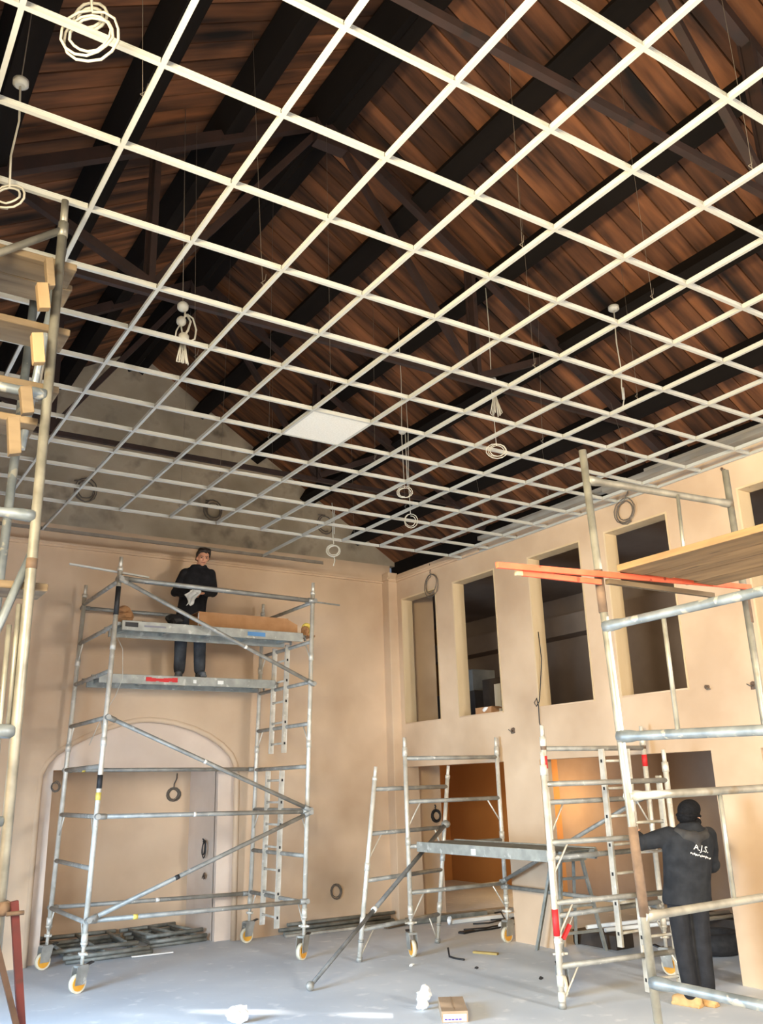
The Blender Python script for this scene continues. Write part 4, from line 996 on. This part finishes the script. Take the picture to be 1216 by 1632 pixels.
def hand(mb, w, d, nrm, curl, thumb_side):
    """w wrist, d finger direction, nrm palm normal (fingers curl towards it)"""
    w = Vector(w); d = Vector(d).normalized(); nrm = Vector(nrm); nrm = (nrm-d*nrm.dot(d)).normalized(); s = d.cross(nrm)*thumb_side
    Mx = Matrix((s, d, nrm)).transposed()
    mb.ball(w+d*.045, .040, .052, .016, 12, 8, Mx)
    for k, (off, L_) in enumerate(((.029,.066),(.010,.075),(-.010,.070),(-.028,.055))):
        p0 = w+d*.078+s*off; a = curl
        p1 = p0+(d*math.cos(a)+nrm*math.sin(a))*L_*.45; p2 = p1+(d*math.cos(2*a)+nrm*math.sin(2*a))*L_*.33; p3 = p2+(d*math.cos(2.8*a)+nrm*math.sin(2.8*a))*L_*.24
        limb(mb, [p0-d*.02,p0,p1,p2,p3], [.0095,.0095,.009,.0085,.0075])
    t0 = w+d*.03+s*.032; t1 = t0+(d*.6+s*.7+nrm*.3).normalized()*.036; t2 = t1+(d*.85+s*.25+nrm*.45).normalized()*.028
    limb(mb, [w+d*.02+s*.015,t0,t1,t2], [.013,.012,.010,.0085])
def head_blobs(mb, c, yaw, pitch):
    """face towards -Y before the turn"""
    R_ = Matrix.Rotation(yaw,3,'Z') @ Matrix.Rotation(pitch,3,'X'); c = Vector(c)
    def P_(x,y,z): return c + R_ @ Vector((x,y,z))
    mb.ball(P_(0,.012,.028), .076, .096, .092, 16, 12, R_)
    mb.ball(P_(0,-.018,-.035), .062, .074, .085, 14, 10, R_)
    mb.ball(P_(0,-.052,-.088), .034, .034, .028, 10, 8, R_)
    mb.ball(P_(0,-.075,.018), .055, .022, .018, 10, 8, R_)
    limb(mb, [P_(0,-.088,.01),P_(0,-.108,-.028)], [.010,.015])
    for s in (-1,1):
        mb.ball(P_(s*.040,-.068,-.03), .026, .024, .024, 10, 8, R_)
        mb.ball(P_(s*.078,.015,-.012), .012, .022, .032, 8, 8, R_)
    mb.ball(P_(0,-.088,-.062), .024, .014, .010, 8, 6, R_)
    return P_, R_
def person(loc, rotz, H_, label, J, kit):
    s = H_/1.77
    root = bpy.data.objects.new('person', None); COL.objects.link(root); root.location = loc; root.rotation_euler = (0,0,rotz); root.scale = (s,s,s); root.empty_display_size = .1
    tag(root, label, 'person')
    V = {k: Vector(v) for k, v in J.items() if isinstance(v, tuple) and len(v) == 3}
    # body: one continuous surface
    mb = MB()
    loft(mb, [(.84,0,0,.14,.09),(.92,0,0,.155,.10),(1.05,0,0,.14,.09),(1.2,0,0,.15,.10),(1.35,0,0,.165,.10),(1.45,0,.01,.15,.075),(1.5,0,.01,.07,.06)])
    limb(mb, [Vector((0,.015,1.45)), V['neck'], V['head']+Vector((0,.01,-.05))], [.06,.055,.052])
    for sd in ('L','R'):
        limb(mb, [V['sh'+sd],V['el'+sd],V['wr'+sd]], [.052,.038,.027])
        limb(mb, [V['hip'+sd],V['kn'+sd],V['an'+sd]], [.075,.052,.038]); limb(mb, [V['an'+sd], V['an'+sd]+Vector(J['toe'+sd]).normalized()*.09+Vector((0,0,-.035))], [.034,.026])
        hand(mb, V['wr'+sd], J['hd'+sd], J['hn'+sd], kit.get('curl',.55), J['ts'+sd])
    P_, R_ = head_blobs(mb, V['head'], *J['look'])
    part('body', remesh(mb, .009, 3), M_SKIN, root)
    # jacket
    mb = MB(); hem = kit['hem']; wd = kit.get('bulk',1.0)
    loft(mb, [(hem,0,0,.192,.145),(hem+.03,0,0,.197,.15),(1.02,0,0,.188,.14),(1.2,0,0,.197,.145),(1.34,0,.005,.212,.148),(1.43,0,.01,.205,.118),(1.485,0,.01,.15,.088),(1.52,0,.01,.088,.078)])
    for i_, v_ in enumerate(mb.v): mb.v[i_] = Vector((v_.x*wd, v_.y*wd, v_.z))
    for sd in ('L','R'):
        w = V['el'+sd]+(V['wr'+sd]-V['el'+sd])*.93
        md = (V['sh'+sd]+V['el'+sd])/2
        limb(mb, [V['sh'+sd]*1.0, md, V['el'+sd], w], [.080*wd,.073*wd,.064*wd,.050*wd])
    nk = V['neck']; 
    mb.tube([nk+Vector((.085*math.cos(a),.012+.078*math.sin(a),.012*math.sin(a)+.005)) for a in [2*math.pi*k/20 for k in range(20)]], kit.get('collar',.026), 8, closed=True)
    jk = part('jacket', remesh(mb, .011, 4), kit['jack'], root)
    # trousers
    mb = MB()
    loft(mb, [(.80,0,.005,.165,.125),(.88,0,.005,.178,.13),(.96,0,.005,.175,.125),(1.02,0,0,.165,.12)])
    for sd in ('L','R'):
        hp, kn, an = V['hip'+sd], V['kn'+sd], V['an'+sd]
        limb(mb, [hp+Vector((0,0,-.03)),(hp+kn)/2,kn,(kn+an)/2,an+Vector((0,0,.08)),an+Vector((0,-.005,.03))], [.100,.094,.084,.080,.078,.074])
    part('trousers', remesh(mb, .011, 4), kit['trou'], root)
    for sd in ('L','R'):
        a = V['an'+sd]; t = Vector(J['toe'+sd]).normalized(); sdv = Vector((t.y,-t.x,0)); Mx = Matrix((sdv,t,Vector((0,0,1)))).transposed()
        mb = MB(); mb.ball(Vector((a.x,a.y,.05))+t*.055,.046,.135,.05,14,10,Mx); mb.ball(Vector((a.x,a.y,.045))+t*.14,.047,.062,.042,12,8,Mx); mb.ball(Vector((a.x,a.y,.05))-t*.045,.042,.05,.05,12,8,Mx); limb(mb,[Vector((a.x,a.y,.06)),Vector((a.x,a.y,.15))],[.046,.05])
        mb.obox(Vector((a.x,a.y,.012))+t*.055, sdv*.045, t*.14, (0,0,.012))
        part('shoe', remesh(mb, .008, 2, 0.0), kit['shoe'], root)
    return root, V, P_, R_, jk

# man on the tower
JM = dict(neck=(.0,-.01,1.505), head=(.035,-.055,1.625), look=(math.radians(8),math.radians(14)),
  shL=(.165,.0,1.405), elL=(.25,-.02,1.15), wrL=(.125,-.25,1.09), shR=(-.165,.0,1.405), elR=(-.25,-.0,1.15), wrR=(-.10,-.24,1.08),
  hipL=(.095,0,.90), knL=(.125,-.02,.50), anL=(.135,.02,.085), hipR=(-.095,0,.90), knR=(-.12,-.02,.50), anR=(-.125,.02,.085),
  hdL=(-.75,-.55,-.15), hnL=(-.3,.2,-.9), tsL=-1, hdR=(.75,-.55,-.1), hnR=(.3,.2,-.9), tsR=1, toeL=(.25,-1,0), toeR=(-.12,-1,0))
LEAN[0] = .13
man_loc = Vector((3.19,7.86,3.302)); man_rot = math.radians(-18)
man, V, P_, R_, jk = person(man_loc, man_rot, 1.76, 'man in black jacket and dark jeans standing on the tower holding white cloth', JM,
  dict(hem=.80, jack=M_JACK, trou=M_JEAN, shoe=M_SHOE, curl=.6, collar=.03))
# hair
mb = MB()
mb.ball(P_(0,.040,.068), .088, .092, .078, 16, 12, R_); mb.ball(P_(.05,.01,.095), .045, .05, .04, 10, 8, R_); mb.ball(P_(-.045,.0,.10), .048, .05, .042, 10, 8, R_); mb.ball(P_(-.08,.03,.05), .022, .04, .04, 10, 8, R_); mb.ball(P_(.08,.03,.05), .022, .04, .045, 10, 8, R_); mb.ball(P_(0,.062,-.005), .078, .062, .08, 14, 10, R_)
for s in (-1,1):
    limb(mb, [P_(s*.076,-.012,.06),P_(s*.083,.012,.02),P_(s*.078,.04,-.03)], [.016,.016,.018])
limb(mb, [P_(-.06,-.055,.085),P_(-.01,-.075,.098),P_(.045,-.066,.085)], [.022,.024,.020]); limb(mb, [P_(-.02,-.078,.09),P_(.02,-.09,.062)], [.014,.007]); limb(mb, [P_(.045,-.062,.09),P_(.07,-.042,.06)], [.016,.012]); limb(mb, [P_(-.06,-.05,.088),P_(-.074,-.036,.055)], [.016,.012])
part('hair', remesh(mb, .008, 2), M_HAIR, man)
for s in (-1,1):
    mb = MB(); mb.ball(P_(s*.031,-.083,.0), .011, .008, .008, 8, 6, R_); part('eye', mb.mesh('eye'), M_EYE, man)
    mb = MB(); limb(mb, [P_(s*.016,-.092,.020),P_(s*.048,-.082,.022)], [.005,.004]); part('eyebrow', mb.mesh('eyebrow'), M_HAIR, man)
mb = MB(); limb(mb, [P_(-.022,-.098,-.064),P_(0,-.103,-.063),P_(.022,-.098,-.062)], [.004,.005,.004]); part('mouth', mb.mesh('mouth'), M_LIP, man)
mw = Matrix.Translation(man_loc) @ Matrix.Rotation(man_rot,4,'Z')
# white cloth gripped in both hands
rr = random.Random(4); mb = MB(); rows = []
for i in range(15):
    t = i/14; row = []
    for j in range(9):
        q = j/8-.5
        wdt = .04+.10*math.sin(math.pi*min(1,t*1.1))*(.6+.4*math.sin(t*6))
        x = q*wdt*1.6+.02*math.sin(t*9)-.09*(t-.35)*(1 if t > .35 else 0); y = -.315-.022*math.sin(q*14+t*5)-.03*math.sin(t*4); z = 1.125-.20*t+.02*math.cos(q*9+t*7)
        row.append(mw @ (Vector((x,y,z))*(1.76/1.77)))
    rows.append(row)
mb.grid(rows); o = mb.build('white_cloth', M_FABRIC_W, None, loc=mw @ Vector((0,-.32,.9))); tag(o, 'white cloth hanging from the hands of the man on the tower', 'cloth')
so = o.modifiers.new('solid', 'SOLIDIFY'); so.thickness = .012; su = o.modifiers.new('sub', 'SUBSURF'); su.levels = 1; su.render_levels = 1

# worker seen from behind
JW = dict(neck=(-.01,-.025,1.50), head=(-.035,-.06,1.615), look=(math.radians(-70),math.radians(6)),
  shL=(.19,-.01,1.425), elL=(.43,-.05,1.375), wrL=(.40,-.30,1.42), shR=(-.19,-.02,1.41), elR=(-.29,-.12,1.15), wrR=(-.11,-.34,1.22),
  hipL=(.095,0,.90), knL=(.09,.0,.50), anL=(.075,.03,.085), hipR=(-.095,0,.90), knR=(-.085,.0,.50), anR=(-.07,.03,.085),
  hdL=(-.1,-1,.15), hnL=(-.8,0,-.4), tsL=-1, hdR=(.15,-1,.25), hnR=(.8,0,-.4), tsR=1, toeL=(.75,-.9,0), toeR=(.7,-.9,0))
LEAN[0] = -.16
wk_loc = Vector((5.95,2.55,0)); wk_rot = math.radians(150)
wk, V, P_, R_, jk = person(wk_loc, wk_rot, 1.72, 'worker in black lettered jacket, knit hat and tan boots, seen from behind', JW,
  dict(hem=.84, jack=M_JACK2, trou=M_TROU, shoe=M_BOOT, curl=.7, collar=.035, bulk=1.16))
mb = MB(); mb.ball(P_(0,.014,.04), .098, .118, .096, 18, 12, R_); mb.tube([P_(.098*math.cos(a),.012+.116*math.sin(a),-.012) for a in [2*math.pi*k/22 for k in range(22)]], .012, 8, closed=True)
mb.ball(P_(0,.03,-.03), .092, .098, .062, 14, 10, R_)
part('knit_hat', remesh(mb, .008, 2), M_HAT, wk)
mb = MB(); limb(mb, [P_(-.045,-.055,-.07),P_(0,-.078,-.068),P_(.045,-.055,-.07)], [.045,.042,.045]); mb.ball(P_(0,-.005,-.085), .084, .096, .06, 14, 10, R_)
part('neck_scarf', remesh(mb, .009, 2), M_HAT, wk)
for s in (-1,1):
    mb = MB(); mb.ball(P_(s*.031,-.083,.0), .011, .008, .008, 8, 6, R_); part('eye', mb.mesh('eye'), M_EYE, wk)
mb = MB()
limb(mb, [(.13,.05,1.47),(.07,.125,1.44),(-.03,.145,1.41),(-.12,.10,1.43),(-.15,.02,1.47)], [.035,.045,.052,.045,.032]); limb(mb, [(.0,.13,1.43),(-.04,.155,1.35)], [.05,.03])
part('hood', remesh(mb, .010, 3), mat('washed_hood_cloth', rgb(46,44,44), rgb(62,60,58), rough=.9, scale=9, bump=.3, bscale=9), wk)
# lettering on the back of the jacket
def lettering(txt, size, x, z, tilt, name):
    cu = bpy.data.curves.new('txt', 'FONT'); cu.body = txt; cu.size = size; cu.align_x = 'CENTER'; cu.resolution_u = 2
    t = bpy.data.objects.new('txt', cu); COL.objects.link(t); bpy.context.view_layer.update()
    me = bpy.data.meshes.new_from_object(t.evaluated_get(bpy.context.evaluated_depsgraph_get())); bpy.data.objects.remove(t)
    ca_, sa_ = math.cos(tilt), math.sin(tilt)
    for v in me.vertices:
        a, b = v.co.x, v.co.y; a, b = a*ca_-b*sa_, a*sa_+b*ca_
        v.co = Vector((x-a, .30, z+b))
    return lay(me, name)
def lay(me, name):
    o = bpy.data.objects.new('tmp', me); COL.objects.link(o)
    dupj = bpy.data.objects.new('tmpj', jk.data); COL.objects.link(dupj)
    bm = bmesh.new(); bm.from_mesh(me); bmesh.ops.subdivide_edges(bm, edges=[e for e in bm.edges if e.calc_length() > .012], cuts=1, use_grid_fill=False); bm.to_mesh(me); bm.free()
    w = o.modifiers.new('w', 'SHRINKWRAP'); w.target = dupj; w.wrap_method = 'PROJECT'; w.use_project_y = True; w.use_negative_direction = True; w.use_positive_direction = False; w.offset = .004
    bpy.context.view_layer.update()
    out = bpy.data.meshes.new_from_object(o.evaluated_get(bpy.context.evaluated_depsgraph_get())); bpy.data.objects.remove(o); bpy.data.objects.remove(dupj)
    k = LEAN[0]; LEAN[0] = 0; o = part(name, out, M_LABEL, wk); LEAN[0] = k; return o
lettering('A.J.S.', .075, -.125, 1.30, math.radians(-16), 'back_lettering')
# second, illegible stitched line below
mb = MB(); rr = random.Random(12)
for k in range(15):
    a = -.10+.0142*k; z = 1.285-.29*(a+.1)
    for q in range(2): mb.obox((-.125-a+rr.uniform(-.004,.004), .30, z+rr.uniform(-.006,.006)), Vector((rr.uniform(.003,.006),0,rr.uniform(-.004,.004))), (0,.0003,0), Vector((rr.uniform(-.002,.002),0,rr.uniform(.0035,.009)*.8)))
lay(mb.mesh('stitch'), 'stitched_line')
